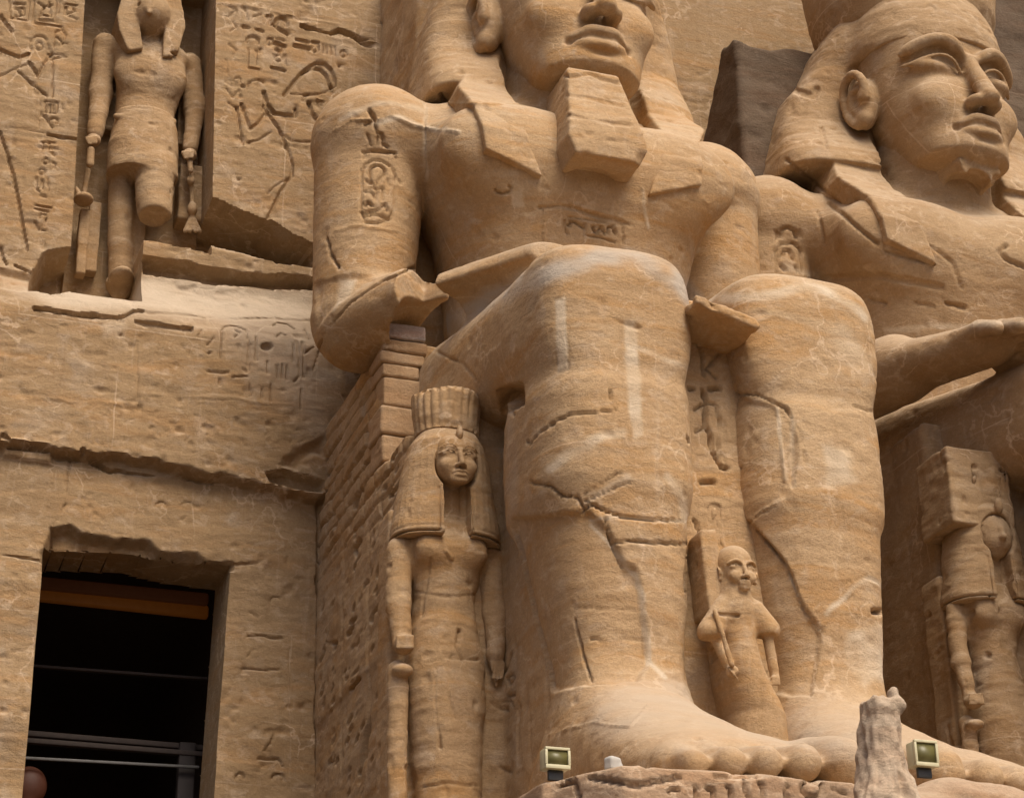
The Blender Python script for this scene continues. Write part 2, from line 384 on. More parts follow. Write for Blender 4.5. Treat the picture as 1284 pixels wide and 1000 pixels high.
# ------------------------------------------------------------------ the seated colossi
def mv(p, o):
    o = np.array(o, float); f = p.f; ox, oy, oz = [np.float32(c) for c in o]
    return Prim(lambda x, y, z: f(x-ox, y-oy, z-oz), p.lo+o, p.hi+o)
class Off(Solid):
    """A solid whose shapes are shifted as they are added."""
    def __init__(s, o): super().__init__(); s.o = o
    def add(s, p, k=0.1): return super().add(mv(p, s.o), k)
    def cut(s, p, k=0.05): return super().cut(mv(p, s.o), k)
    def clip(s, p, k=0.03): return super().clip(mv(p, s.o), k)

XC = 10.05
TORSO_L = loft([(13.6, XC, 1.9, 24.7, 27.2), (15.0, XC, 1.72, 24.55, 27.2), (16.0, XC, 1.78, 24.3, 27.2), (17.0, XC, 2.02, 24.0, 27.2),
                (17.6, XC, 2.32, 23.95, 27.2), (18.3, XC, 2.7, 24.25, 27.2), (18.9, XC, 2.6, 24.75, 27.2), (19.35, XC, 1.7, 25.1, 27.0)], n=2.5, cap=0.4)
def smooth_line(p, n=3):
    p = np.array(p, float); q = np.vstack([2*p[0]-p[1], p, 2*p[-1]-p[-2]]); out = []
    for i in range(1, len(q)-2):
        for t in np.arange(n)/n:
            out.append(.5*((2*q[i])+(-q[i-1]+q[i+1])*t+(2*q[i-1]-5*q[i]+4*q[i+1]-q[i+2])*t*t+(-q[i-1]+3*q[i]-3*q[i+1]+q[i+2])*t**3))
    return out+[p[-1]]
def face(S, cx, cy, cz, s=1.0, worn=False, far_ear=True):
    """A pharaoh's face: cx, cy the head's axis, cz eye height minus 0.4; it looks towards -Y."""
    P = lambda x, f_, z: (cx+x*s, cy-f_*s, cz+z*s)
    class K_:                                                       # blends scale with the face
        def add(o_, p, k=.1): S.add(p, k*s); return o_
        def cut(o_, p, k=.05): S.cut(p, k*s); return o_
        def path(o_, pts, r, k=.05, cut=False): S.path(smooth_line(pts), r, k*s, cut); return o_
    T_ = K_()
    def el(x, f_, z, rx, ry, rz): return ell(P(x, f_, z), (rx*s, ry*s, rz*s))
    rows = [(-1.40, .56, 1.06, .35), (-1.24, .80, 1.24, .1), (-0.98, .88, 1.24, -.2), (-0.7, .98, 1.20, -.5), (-0.3, 1.09, 1.15, -.8), (0.1, 1.17, 1.12, -1), (0.5, 1.21, 1.09, -1.1),
            (0.9, 1.24, 1.10, -1.1), (1.3, 1.26, 1.08, -1.1), (1.8, 1.2, .95, -1.1)]
    T_.add(loft([(cz+r[0]*s, cx, r[1]*s, cy-r[2]*s, cy-r[3]*s) for r in rows], n=2.35, cap=0.25), 0.1)
    T_.add(el(0, 1.04, -1.14, .46, .28, .24), 0.2)                    # chin
    for q in (-1, 1):
        T_.cut(el(q*.57, 1.23, .40, .46, .27 if not worn else .24, .20), 0.14 if not worn else .22)            # socket
        T_.cut(el(q*.16, 1.27, .40, .13, .17, .30), 0.12)
        T_.add(el(q*.59, .865, .36, .40, .21 if not worn else .235, .15), 0.10)             # eyeball
        T_.add(el(q*.62, .92, -.30, .38, .24, .32), 0.3)             # cheek
        up = [P(q*x, f_, z) for x, f_, z in ((.20, 1.09, .30), (.36, 1.15, .47), (.58, 1.14, .53), (.80, 1.03, .49), (1.0, .86, .40), (1.16, .70, .37))]
        T_.path(up, (.008 if worn else .026)*s, .08)
        lo_ = [P(q*x, f_, z) for x, f_, z in ((.22, 1.08, .27), (.42, 1.12, .19), (.64, 1.07, .19), (.84, .96, .27), (1.0, .84, .36))]
        if not worn: T_.path(lo_, .012*s, 0.05)
        br = [P(q*x, f_, z) for x, f_, z in ((.18, 1.17, .62), (.40, 1.20, .80), (.68, 1.12, .84), (.95, .95, .74), (1.16, .74, .60))]
        T_.path(br, (.012 if worn else .03)*s, 0.2 if worn else 0.07)
    T_.add(cone(P(0, 1.10, .55), P(0, 1.46, -.30), .13*s, .16*s), 0.14)
    T_.add(el(0, 1.49, -.37, .16, .17, .12), 0.07)
    for q in (-1, 1): T_.add(el(q*.19, 1.30, -.40, .14, .21, .12), 0.06)
    for q in (-1, 1): T_.cut(el(q*.12, 1.38, -.55, .08, .15, .08), 0.04)
    T_.add(el(0, 1.12, -.82, .40, .24, .22), 0.12)
    T_.path([P(x, f_, z) for x, f_, z in ((-.39, 1.10, -.84), (-.22, 1.29, -.72), (0, 1.36, -.745), (.22, 1.29, -.72), (.39, 1.10, -.84))], .075*s, 0.05)
    T_.path([P(x, f_, z) for x, f_, z in ((-.36, 1.14, -.92), (-.16, 1.29, -.965), (.16, 1.29, -.965), (.36, 1.14, -.92))], .088*s, 0.05)
    T_.path([P(x, f_, z) for x, f_, z in ((-.45, 1.15, -.87), (-.22, 1.37, -.835), (0, 1.42, -.85), (.22, 1.37, -.835), (.45, 1.15, -.87))], .030*s, 0.03, cut=True)
    for q in (-1, 1): T_.cut(el(q*.475, 1.16, -.87, .06, .1, .07), 0.06)
    T_.cut(el(0, 1.40, -1.10, .3, .12, .06), 0.08)
    for q in ((-1, 1) if far_ear else (-1,)):                       # ears
        e = lambda x, f_, z: P(q*(x-.05), f_-.25, z)
        T_.add(ell(P(q*1.30, -.14, .10), (.22*s, .28*s, .50*s)), 0.05)
        T_.cut(ell(P(q*1.56, -.10, .16), (.13*s, .15*s, .29*s)), 0.04)
        T_.path([e(1.50, .36, .05), e(1.55, .36, .38), e(1.57, .16, .60), e(1.57, -.08, .54), e(1.55, -.18, .25), e(1.52, -.12, -.12), e(1.50, .08, -.38)], .065*s, 0.05)
        T_.add(ell(P(q*1.40, -.06, -.28), (.12*s, .14*s, .15*s)), 0.09)
        T_.add(ell(P(q*1.46, .05, .10), (.1*s, .1*s, .14*s)), 0.05)
        T_.path([e(1.52, .20, .30), e(1.53, -.02, .28), e(1.52, -.04, .0)], .04*s, 0.05)

def colossus(name, label, o, mat, beard, h_body, h_head, hz=0.0, mk={}, seed=0.0, right_arm_broken=False, low=(0, 0, 0), wing=1.0):
    lx, ly, lz = low
    root = thing(name, label, 'statue', (XC+o[0], 24.5+o[1], 6.65+o[2]), 'seated colossi on the temple front')
    B = Off(o)
    B.add(TORSO_L, 0)
    for q in (-1, 1):
        sh_ = .42 if q > 0 and beard else 0.0
        X = lambda d: XC+q*(d-sh_*(d > 2.4))
        B.add(ell((X(1.15), 24.35, 17.75), (1.15, .45, .75)), 0.5)           # breast
        B.add(ell((X(2.9), 25.95, 18.45), (1.0, 1.0, .98)), 0.25)            # shoulder
        B.add(cone((X(2.98), 25.95, 18.2), (X(3.08), 25.95, 15.55), .86, .72), 0.05)
        if q < 0 and right_arm_broken:
            B.add(cone((X(3.10), 25.95, 15.32), (X(2.62), 24.6, 15.28), .66, .45, 1, 1, .95), 0.2)
            B.cut(ell((X(2.40), 24.75, 14.96), (.56, 1.05, .36)), 0.03); B.cut(ell((X(2.15), 24.2, 15.2), (.3, .4, .3)), 0.03)
            for a_, b_, c_ in ((2.9, 24.2, 15.72), (2.6, 24.15, 15.66), (2.75, 24.5, 15.82)): B.cut(ell((X(a_), b_, c_), (.14, .2, .08)), .02)
            B.add(loft([(22.7, X(1.30), .30, 14.9, 15.35), (23.2, X(1.55), .40, 14.7, 15.42), (24.1, X(2.2), .50, 14.5, 15.42)], n=2.8, axis='y', cap=.05), 0.08)
            B.cut(cone((X(2.72), 24.3, 14.62), (X(1.75), 22.6, 14.80), .50, .36), 0.04)
            B.cut(box((X(2.6), 24.35, 15.0), (.42, .3, 1.0), .02, rz=0.7), 0.03)
        else:
            B.add(cone((X(3.05), 25.95, 15.1), (X(2.1), 23.6, 14.95), .70, .55), 0.3)
            if q < 0:
                B.add(cone((X(2.1), 23.6, 14.95), (X(1.45), 22.2, 14.80), .50, .40, 1.2, 1, .75), 0.15)
                for f_, (dx, ln_) in enumerate(((-.42, .75), (-.14, .92), (.14, .88), (.40, .70))):
                    B.add(cone((X(1.42-dx), 22.2, 14.86), (X(1.30-dx*1.05), 22.2-ln_*.55, 14.84), .145, .135), .05); B.add(cone((X(1.30-dx*1.05), 22.2-ln_*.55, 14.84), (X(1.26-dx*1.05), 22.2-ln_, 14.70), .135, .11), .04)
                B.add(cone((X(.98), 22.5, 14.80), (X(.62), 22.0, 14.76), .17, .13), .06)
            else: B.add(cone((X(2.1), 23.6, 14.85), (X(1.5), 22.4, 14.4), .5, .3, 1.2, 1, .8), 0.15)
    # throat
    B.add(cone((XC, 25.5, 18.6), (XC, 25.2, 20.2), 1.05, .98), 0.18)
    # thighs under the kilt, shins, feet
    for xc0, q, w in ((XC-1.12, -1, 0.98), (XC+1.50, 1, 0.98)):
        xc = xc0+lx
        th = [(27.0, .10*q, 1.30, 12.9, 15.1), (25, .05*q, 1.25, 12.9, 14.95), (24, 0, 1.18, 12.9, 14.8), (22.5, 0, 1.08, 12.85, 14.62), (21.4, 0, w+.02, 12.7, 14.42), (20.75, 0, w-.03, 12.5, 14.22)]
        B.add(loft([(y_+ly*min(1, (27-y_)/3), xc0+dx+lx*min(1, (27-y_)/4), h_, a_, b_) for y_, dx, h_, a_, b_ in th], n=3.2, axis='y', cap=0.4), 0.12)
        B.add(loft([(z_, xc+dx, h_, y0_+ly, y1_+ly) for z_, dx, h_, y0_, y1_ in ((6.5, .05, .72, 20.9, 22.2), (8.3, .05, .70, 20.9, 22.2), (9.0, .04, .76, 20.84, 22.3), (9.8, .02, .86, 20.74, 22.6), (10.8, 0, .95, 20.66, 22.9), (11.8, 0, .97, 20.68, 23.0), (12.4, 0, .97, 20.7, 23.0))], n=2.7, cap=0.2), 0.10)
        B.add(loft([(z_, xc+dx, h_, y0_+ly, y1_+ly) for z_, dx, h_, y0_, y1_ in ((11.0, 0, .95, 20.70, 23.1), (12.0, 0, w, 20.70, 23.1), (13, 0, w-.02, 20.72, 22.9), (13.8, 0, w, 20.70, 22.7), (14.28, 0, w-.05, 20.8, 22.5))], n=3.6, cap=0.25), 0.25)
        B.add(loft([(y_+ly, xc+dx*q, h_, 6.4, t_) for y_, dx, h_, t_ in ((22.6, 0, .78, 8.3), (21, 0, .82, 8.55), (20.5, 0, .88, 8.42), (20.0, 0, .92, 8.12), (19.2, -.03, .98, 7.70), (18.5, -.05, 1.02, 7.42), (18.1, -.05, 1.0, 7.22))], n=2.6, axis='y', cap=0.12), 0.6)
        tx = [(-.80, .15, 17.66), (-.47, .165, 17.52), (-.13, .175, 17.42), (.25, .19, 17.34), (.72, .27, 17.34)]
        for dx, r, yy in tx:
            x_ = xc-q*dx-.05*q
            B.add(cone((x_, 18.3+ly, 6.92+r*.5), (x_, yy+r+ly, 6.78+r*.45), r*.98, r*.90, 1, 1, 1.1), 0.13)
            pass
    body = sculpt('body', B, h_body, mat, root, mk.get('body'), rough=.65, pale=mk.get('pale'), greyz=mk.get('grey'), seed=seed)
    # head joined to the same body mesh
    H = Off(o); cx, cy, cz = XC-.02, 25.0, 20.42+hz
    if beard: face(H, cx, cy, cz, far_ear=False)
    else:
        face(H, cx, cy, cz, worn=True)
        H.add(prism([(XC-.42, 19.2), (XC+.40, 19.2), (XC+.36, 19.04), (XC+.1, 18.96), (XC-.34, 19.02)], 23.98, 24.75, r=.03), .06)
        H.cut(ell((XC-.05, 24.3, 19.0), (.36, .42, .16)), .05); H.cut(ell((XC+.36, 23.9, 19.0), (.14, .2, .14)), .04)
        turn = math.radians(8); ct, st = math.cos(turn), math.sin(turn); px0, py0 = cx+o[0], cy+o[1]
        for i_, (op, k_, p_) in enumerate(H.ops):
            def f_(x, y, z, f0=p_.f):
                dx, dy = x-px0, y-py0; return f0(px0+dx*ct+dy*st, py0-dx*st+dy*ct, z)
            H.ops[i_] = (op, k_, Prim(f_, p_.lo-.3, p_.hi+.3))
    H.add(cone((XC, 25.5, 18.9), (XC, 25.3, 20.0+hz), .98, .92), 0.25)
    H.add(cone((XC, 25.25, 18.7), (XC, 25.1, 19.6+hz), .62, .62), 0.25)
    hd = sculpt('head', H, h_head, mat, root, mk.get('head'), rough=0.25, seed=seed+3)
    me = bpy.context.view_layer
    # weld head and body into one mesh object
    with bpy.context.temp_override(active_object=body, selected_editable_objects=[body, hd], selected_objects=[body, hd]):
        bpy.ops.object.join()
    N_ = Off(o)
    z = lambda d: cz+d
    N_.add(loft([(z(-1.22), cx, 2.24*wing, 24.74, 27.0), (z(-.9), cx, 2.24*wing, 24.85, 27.0), (z(-.45), cx, 2.22*(wing*.8+.2), 25.12, 27.0), (z(-.1), cx, 2.18*(wing*.7+.3), 25.28, 27.0), (z(.5), cx, 2.1*(wing*.5+.5), 25.30, 27.0), (z(1.0), cx, 1.95, 25.15, 27), (z(1.6), cx, 1.68, 24.9, 26.9), (z(2.1), cx, 1.4, 24.9, 26.7)], n=4.5, cap=0.06), 0)
    N_.add(loft([(z(.98), cx, 1.40, 23.86, 26.8), (z(1.25), cx, 1.42, 23.86, 26.8), (z(1.7), cx, 1.36, 23.98, 26.7), (z(2.3), cx, 1.15, 24.2, 26.5)], n=2.3, cap=0.04), 0.12)
    for q in (-1, 1):
        N_.cut(ell((cx+q*1.66, 24.70, z(.78)), (.50, .55, .42)), 0.05)
        sl = .28 if beard and q > 0 else 0
        pol = [(XC+q*(a-sl*(b < 18.5)), b) for a, b in ((1.82*(wing*.5+.5), z(-1.1)), (2.02*(wing*.4+.6), 18.9), (1.96, 18.3), (1.84, 17.42), (.97, 17.10), (1.28, 18.1), (1.12, 18.7), (.8, z(-1.1)))]
        N_.add(both(prism(pol, 23.0, 26.6), prism([(25.0, 19.9), (24.86, 19.3), (24.52, 18.85), (24.06, 18.3), (23.84, 17.8), (23.84, 17.0), (25.2, 17.0), (26.6, 19.9)], 0, 30, axis='x'), 0.03), 0.06)
    N_.cut(box((cx, 24.4, z(-.6)), (1.16, .9, 1.45), .3), 0.05)
    nm = sculpt('nemes_headcloth', N_, h_head*1.15, mat, root, mk.get('nemes'), rough=0.9, seed=seed+5)
    K = Off(o)
    K.add(loft([(z(1.75), cx, 1.42, 24.3, 26.9), (z(2.2), cx, 1.62, 24.1, 27.0), (z(3.2), cx, 1.75, 24.0, 27.1), (z(4.6), cx, 1.9, 23.9, 27.2)], n=2.2, cap=0.08), 0)
    sculpt('crown', K, 0.06, mat, root, rough=.8, seed=seed+6)
    if beard:
        D = Off(o)
        D.add(prism([(XC-.56, 18.96), (XC+.20, 18.96), (XC+.42, 17.50), (XC+.34, 17.30), (XC-.62, 17.30), (XC-.72, 17.55)], 23.36, 24.6, r=.04), 0)
        D.clip(prism([(23.74, 18.98), (24.6, 18.98), (24.85, 17.9), (24.4, 17.28), (23.25, 17.28), (23.30, 17.6)], 0, 30, axis='x', r=.03), 0.05)
        D.cut(ell((XC+.40, 23.2, 17.30), (.18, .2, .22)), 0.03)
        D.cut(ell((XC-.2, 24.1, 17.27), (.40, .40, .10)), 0.05); D.cut(ell((XC-.5, 23.3, 17.24), (.10, .12, .06)), .02)
        
        sculpt('ceremonial_beard', D, 0.03, mat, root, mk.get('beard'), rough=0.7, seed=seed+8)
    T = Off(o)
    tb = lambda c, h, r=.05, **k: box((c[0]+lx, c[1]+ly, c[2]+lz), h, r, **k)
    T.add(tb((XC-.05, 26.6, 10.2), (2.88, 2.45, 3.9), .06), 0)
    if beard:
        T.cut(tb((XC-2.6, 24.3, 14.1), (.75, .95, 1.2), .03), 0.02)
        T.add(tb((XC-2.5, 27.15, 12.5), (.45, 1.85, 2.38), .04), 0.02)
    T.add(tb((XC+.16, 22.75, 10.2), (.62, 1.5, 3.75), .03), 0.03)                 # web of rock between the shins
    T.add(tb((XC-1.75, 24.0, 9.8), (.5, .35, 3.3), .08), 0.15)
    T.add(tb((XC-1.0, 23.4, 9.4), (.78, 1.4, 3.2), .15), 0.15)
    T.add(tb((XC+2.1, 24.0, 9.8), (.5, .35, 3.3), .08), 0.15)
    sculpt('throne', T, 0.03 if beard else 0.05, mat, root, mk.get('throne'), rough=1.1, pale=mk.get('tpale'), greyz=mk.get('tgrey'), seed=seed+11, post=masonry if beard else None)
    A = Off(o)                                                      # broken edge of the kilt between the knees
    al = lambda p: mv(p, (lx, ly, 0))
    A.add(al(prism([(XC-.30, 13.44), (XC+.52, 13.22), (XC+.55, 13.27), (XC+.52, 13.34), (XC+.1, 13.48), (XC-.30, 13.57)], 20.42, 21.6, r=.01)), 0)
    for k in range(8): A.cut(al(ell((XC-.2+k*.09, 20.41, 13.58-.028*k), (.03, .06, .018+.01*(k % 3)))), .01)
    sculpt('kilt_apron', A, 0.035, mat, root, rough=1.6, seed=seed+13)
    # back pillar that ties the head to the cliff
    R = Off(o)
    if beard:
        R.add(box((XC, 28.2, 19.6), (2.0, 1.5, 4.4), .15), 0)
        R.add(box((XC, 27.8, 17.4), (2.7, 1.3, 1.5), .25), 0.3)
    else:
        R.add(box((XC, 27.6, 19), (3.1, 1.5, 3.7), .08), 0); R.clip(prism([(25.9, 14), (25.9, 22.45), (26.6, 22.6), (28.5, 20.2), (28.5, 14)], 0, 40, axis='x'), .05)
        R.cut(ell((XC-2.6, 26.3, 22.6), (.5, .5, .25)), .1)
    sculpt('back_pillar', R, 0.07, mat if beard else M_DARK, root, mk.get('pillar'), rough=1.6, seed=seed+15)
    return root
# ------------------------------------------------------------------ ground, terrace, temple front
def slab(name, x0, x1, y0, y1, z, mat, kind='structure'):
    o = meshobj(name, [(x0, y0, z), (x1, y0, z), (x1, y1, z), (x0, y1, z)], [(0, 1, 2, 3)], mat, smooth=False)
    if kind: o['kind'] = kind
    return o
def boxm(name, x0, x1, y0, y1, z0, z1, mat, parent=None, bev=0.0):
    V = np.array([(x0, y0, z0), (x1, y0, z0), (x1, y1, z0), (x0, y1, z0), (x0, y0, z1), (x1, y0, z1), (x1, y1, z1), (x0, y1, z1)], float)
    if parent is not None: V = V-np.array(parent.location)
    o = meshobj(name, V, [(0, 3, 2, 1), (4, 5, 6, 7), (0, 1, 5, 4), (1, 2, 6, 5), (2, 3, 7, 6), (3, 0, 4, 7)], mat, parent, smooth=False)
    if bev:
        b = o.modifiers.new('bevel', 'BEVEL'); b.width = bev; b.segments = 2
    return o
M_SAND = sandstone('sand', (0.09, 0.065, 0.042), (0.12, 0.088, 0.06), (0.09, 0.065, 0.045), pale=(.16, .12, .09), grey=(.12, .1, .085), dust=(.12, .09, .065))
slab('ground', -900, 900, -1500, 13.0, 0.0, M_SAND)
tr = boxm('terrace', -60, 90, 13.0, 29.0, -1.0, 4.4, M_SAND); tr['kind'] = 'structure'

FY = 29.0
def W2(pts): return [tuple(p) for p in pts]
def grid_axis(parts):
    out = []
    for a, b, s in parts: out += list(np.arange(a, b-1e-6, s))
    return np.array(out+[parts[-1][1]])
gx = grid_axis([(-30, -4, 1.0), (-4, 1.6, .12), (1.6, 7.7, .024), (7.7, 12.5, .15), (12.5, 14.8, .06), (14.8, 30, .4), (30, 80, 2.0)])
gz = grid_axis([(4.4, 8.4, .2), (8.4, 23.6, .024), (23.6, 32, .4)])
GX, GZ = np.meshgrid(gx, gz, indexing='ij'); sh = GX.shape
P0 = np.stack([GX.ravel(), np.full(GX.size, FY), GZ.ravel()], 1)
U0, V0 = project(P0)
wn = 5*vnoise(P0, 1.3)+2.5*vnoise(P0+20, 4.0)+1.2*vnoise(P0+40, 10.0)
Z = GZ.ravel(); X = GX.ravel(); nW = lambda a, s: a*vnoise(P0+s, 1.1)
def sst(a, b, t): t = np.clip((t-a)/(b-a), 0, 1); return t*t*(3-2*t)
# profile: the frieze block swells out below the relief panels, then steps back over the door
fw_ = Z+nW(.06, 3)
prof = 0.55*(1-sst(16.15, 17.3, fw_)) - 0.02
edge_z = np.interp(X, [1.5, 2.3, 2.8, 3.4, 4.0, 5.2, 6.3, 7.1], [14.15, 13.98, 13.95, 13.98, 13.93, 13.86, 13.75, 13.70])+0.05*vnoise(P0+8, 2.0)+0.04*vnoise(P0+18, 6.0)
prof -= (0.24+nW(.05, 90))*(1-sst(-.04, .05, Z-edge_z))
dep = -prof                                        # depth into the rock, metres
def fillm(poly, d, w=3.0, amp=1.0):
    """Sink the wall inside the polygon by d metres (a broken hollow), with a ragged edge w photo pixels wide."""
    global dep
    m = (U0 > min(a for a, b in poly)-20) & (U0 < max(a for a, b in poly)+20) & (V0 > min(b for a, b in poly)-20) & (V0 < max(b for a, b in poly)+20)
    i = np.nonzero(m)[0]; uu = U0[i]+amp*wn[i]*.6; vv = V0[i]+amp*np.roll(wn, 977)[i]*.6
    di = seg_dist(uu, vv, poly+[poly[0]]); di = np.where(inside(uu, vv, poly), di, -di)
    dep[i] += d*np.clip(di/w+.5, 0, 1)
fillm([(262, 246), (300, 262), (335, 276), (372, 296), (396, 306), (396, 332), (350, 330), (318, 318), (280, 306), (262, 302)], 1.5, 3)
fillm([(180, 292), (262, 300), (330, 318), (396, 328), (396, 318), (300, 296), (262, 285), (180, 280)], .25, 16)
fillm([(180, 322), (235, 327), (262, 336), (320, 343), (396, 347), (396, 361), (330, 358), (262, 353), (215, 346), (182, 340)], .35, 5)
fillm([(335, 322), (396, 316), (396, 322), (345, 330)], .2, 3)
fillm([(38, 372), (45, 340), (62, 318), (92, 310), (92, 345), (86, 368), (60, 378)], .9, 10)
fillm([(0, 340), (40, 350), (75, 372), (20, 378), (0, 372)], .12, 8)
marks = []
def ln(*pts, w=2.2, d=.045, **k): marks.append(dict(p=list(pts), w=w, d=d, **k))
def hollow(*pts, w=3, d=.05, **k): marks.append(dict(p=list(pts), w=w, d=d, fill=True, **k))
# cracks and breaks
ln((38, 405), (80, 411), (140, 416), (150, 413), (162, 404), (170, 404), w=3.5, d=.10, wob=2)
ln((165, 421), (230, 430), w=4, d=.06, wob=2)
ln((168, 405), (230, 408), (290, 412), (395, 406), w=2, d=.02, wob=3)
ln((0, 562), (10, 572), (60, 578), (70, 585), (95, 586), (98, 580), w=3.5, d=.06, wob=2)
ln((98, 582), (130, 598), (190, 606), w=3.0, d=.08, wob=3); ln((200, 598), (240, 612), (262, 614), w=3.0, d=.08, wob=3)
hollow((325, 608), (350, 604), (392, 618), (392, 630), (360, 626), (330, 618), w=5, d=.22, wob=3)
hollow((345, 596), (362, 580), (395, 566), (395, 590), (380, 584), (360, 604), w=8, d=.10, wob=3)
ln((85, 585), (80, 610), (78, 625), w=2, d=.03, wob=2); ln((78, 640), (64, 665), (62, 690), w=3, d=.05, wob=2)
ln((0, 703), (30, 708), (48, 712), w=2.5, d=.05, wob=1)
ln((165, 445), (165, 525), w=1.6, d=.02); ln((165, 525), (165, 680), w=1.5, d=.01, wob=1)
ln((283, 717), (315, 715), (335, 705), (338, 695), w=2.2, d=.03, wob=1)
ln((393, 640), (392, 1000), w=3, d=.05, wob=2)
hollow((62, 672), (85, 668), (100, 680), (185, 690), (195, 700), (240, 706), (250, 714), (284, 717), (284, 722), (50, 722), (52, 700), w=8, d=.22, wob=4)
hollow((0, 565), (25, 570), (60, 575), (60, 592), (30, 588), (0, 583), w=5, d=-.08, wob=2)
for (x, y, r, d) in ((325, 452, 7, .09), (254, 460, 2.5, .06), (252, 450, 2, .04), (144, 438, 2.5, .05), (300, 224, 2.5, .05), (100, 437, 1.5, .03), (120, 426, 2, .03)):
    hollow(*arc(x, y, r, r*.6, 0, 360, 8)[:-1], w=2.5, d=d)
# left relief panel: the king's raised offering hands, columns of signs
ln((0, 18), (8, 30), (15, 38), w=3, d=.06); ln((0, 60), (12, 66), (24, 71), (36, 67), w=3, d=.06); ln((0, 95), (20, 85), (34, 80), w=2, d=.03)
ln(*arc(49, 56, 11, 12, 150, 360), w=2, d=.03); ln(*arc(49, 57, 4, 5, 0, 360), w=2, d=.03)
ln((37, 78), (48, 95), (57, 78), (66, 65), w=3, d=.06); ln((66, 70), (66, 120), w=2, d=.04); ln((22, 88), (45, 108), (60, 120), w=2, d=.04)
ln((60, 66), (80, 68), w=2, d=.03); ln((64, 73), (84, 70), w=2, d=.03); ln((68, 62), (70, 40), (78, 36), (83, 44), (78, 56), w=2, d=.03); ln((72, 46), (78, 52), (84, 54), w=2, d=.035)
ln((12, 0), (13, 22), (35, 25), (37, 0), w=1.6, d=.03); ln((43, 0), (42, 28), (60, 30), (78, 33), w=2, d=.035); ln((71, 0), (70, 28), w=1.8, d=.03); ln((76, 0), (74, 16), w=1.6, d=.03)
ln((17, 3), (31, 4), w=2, d=.035); ln((18, 10), (30, 9), (30, 18), (20, 20), w=2, d=.035); ln((23, 12), (25, 17), w=2.5, d=.04)
ln((48, 2), (56, 8), (50, 20), w=2, d=.04); ln((56, 8), (66, 5), w=2, d=.03); ln((62, 2), (64, 20), (54, 18), w=2, d=.035); ln((50, 24), (66, 26), w=2.4, d=.03)
ln((80, 4), (96, 6), w=2, d=.035); ln((83, 8), (82, 18), (94, 13), (90, 8), w=2, d=.035); ln((86, 20), (97, 23), w=2.2, d=.03)
ln((51, 124), (49, 160), w=1.4, d=.02); ln((56, 126), (73, 128), (72, 141), (57, 140), (57, 126), w=2, d=.035); ln((62, 130), (62, 138), w=2.4, d=.04); ln((67, 131), (67, 138), w=2, d=.03)
ln((56, 145), (60, 150), (66, 159), w=2.4, d=.04); ln(*arc(68, 151, 5, 4, 180, 400), w=2.2, d=.04); ln((78, 130), (79, 138), w=2, d=.02)
ln((12, 159), (55, 166), w=2, d=.018, wob=1); ln((60, 167), (78, 171), (96, 173), w=2.6, d=.07)
ln((50, 183), (72, 186), w=2.5, d=.03); ln((52, 177), (70, 178), w=2.2, d=.03); ln((55, 178), (54, 184), w=2, d=.03); ln((62, 178), (62, 185), w=2, d=.03); ln((65, 190), (69, 194), w=2.2, d=.03)
ln(*arc(58, 201, 4, 3.5, 0, 360, 8), w=2, d=.035); ln((66, 202), (70, 205), (68, 210), w=2.2, d=.035); ln(*arc(53, 214, 4, 3.5, 0, 360, 8), w=2, d=.035)
ln((46, 222), (45, 236), (49, 239), w=2, d=.035); ln((60, 223), (61, 238), w=2, d=.03); ln((53, 225), (53, 235), w=2.6, d=.04); ln((52, 244), (57, 246), w=2.4, d=.03)
ln((44, 256), (65, 260), w=2.2, d=.04); ln((44, 261), (61, 265), w=2, d=.03); ln(*arc(54, 271, 4, 4, 180, 400, 8), w=2, d=.035); ln((44, 276), (50, 288), (58, 288), w=2, d=.03); ln((58, 274), (52, 286), w=2, d=.035)
ln((0, 165), (8, 188), (16, 215), (24, 255), (30, 290), (34, 312), w=2.8, d=.07); ln((1, 309), (4, 323), (8, 331), w=2.5, d=.06); ln((19, 333), (35, 341), (43, 346), w=2.6, d=.06)
# right relief panel: the king wearing the blue crown
ln((357, 118), (368, 104), (380, 90), (390, 82), (398, 78), (408, 80), (415, 87), (419, 97), (420, 106), (415, 109), w=3.2, d=.07); ln((380, 90), (392, 85), (402, 87), (409, 94), (412, 104), (416, 109), w=3, d=.06)
ln((365, 117), (385, 118), (400, 117), (410, 115), (419, 107), w=1.8, d=.025); ln((380, 126), (382, 119), (388, 117), w=2, d=.03); ln((399, 126), (405, 127), w=3.2, d=.05)
hollow((384, 122), (398, 119), (400, 124), (386, 127), w=3, d=-.03)
ln((388, 128), (391, 141), (396, 147), (414, 154), w=3.4, d=.08); ln((331, 115), (335, 130), (345, 141), (352, 142), (371, 144), (371, 136), w=3.4, d=.07)
ln((331, 132), (340, 147), (350, 160), (355, 170), (362, 188), (367, 208), (366, 220), (352, 240), (345, 255), (335, 275), w=2.8, d=.06)
ln((352, 163), (366, 176), (380, 177), (400, 177), (406, 170), w=2.2, d=.03); ln((303, 130), (308, 145), (314, 161), (325, 153), (333, 142), w=3, d=.055)
ln((297, 134), (301, 160), (305, 180), w=2.6, d=.05); ln((312, 178), (325, 175), (340, 165), w=2, d=.035); ln((336, 242), (346, 232), (360, 224), w=2, d=.03)
ln((286, 128), (296, 134), w=2, d=.03); ln((284, 110), (292, 122), (300, 112), (302, 122), w=2, d=.03); ln((283, 102), (290, 106), w=2.4, d=.03); ln(*arc(298, 100, 4, 3, 150, 400, 8), w=2, d=.03); ln((304, 107), (306, 108), w=3, d=.04)
ln(*arc(322, 107, 11, 7, 180, 330, 8), w=2, d=.03); ln((314, 104), (310, 112), w=2, d=.02)
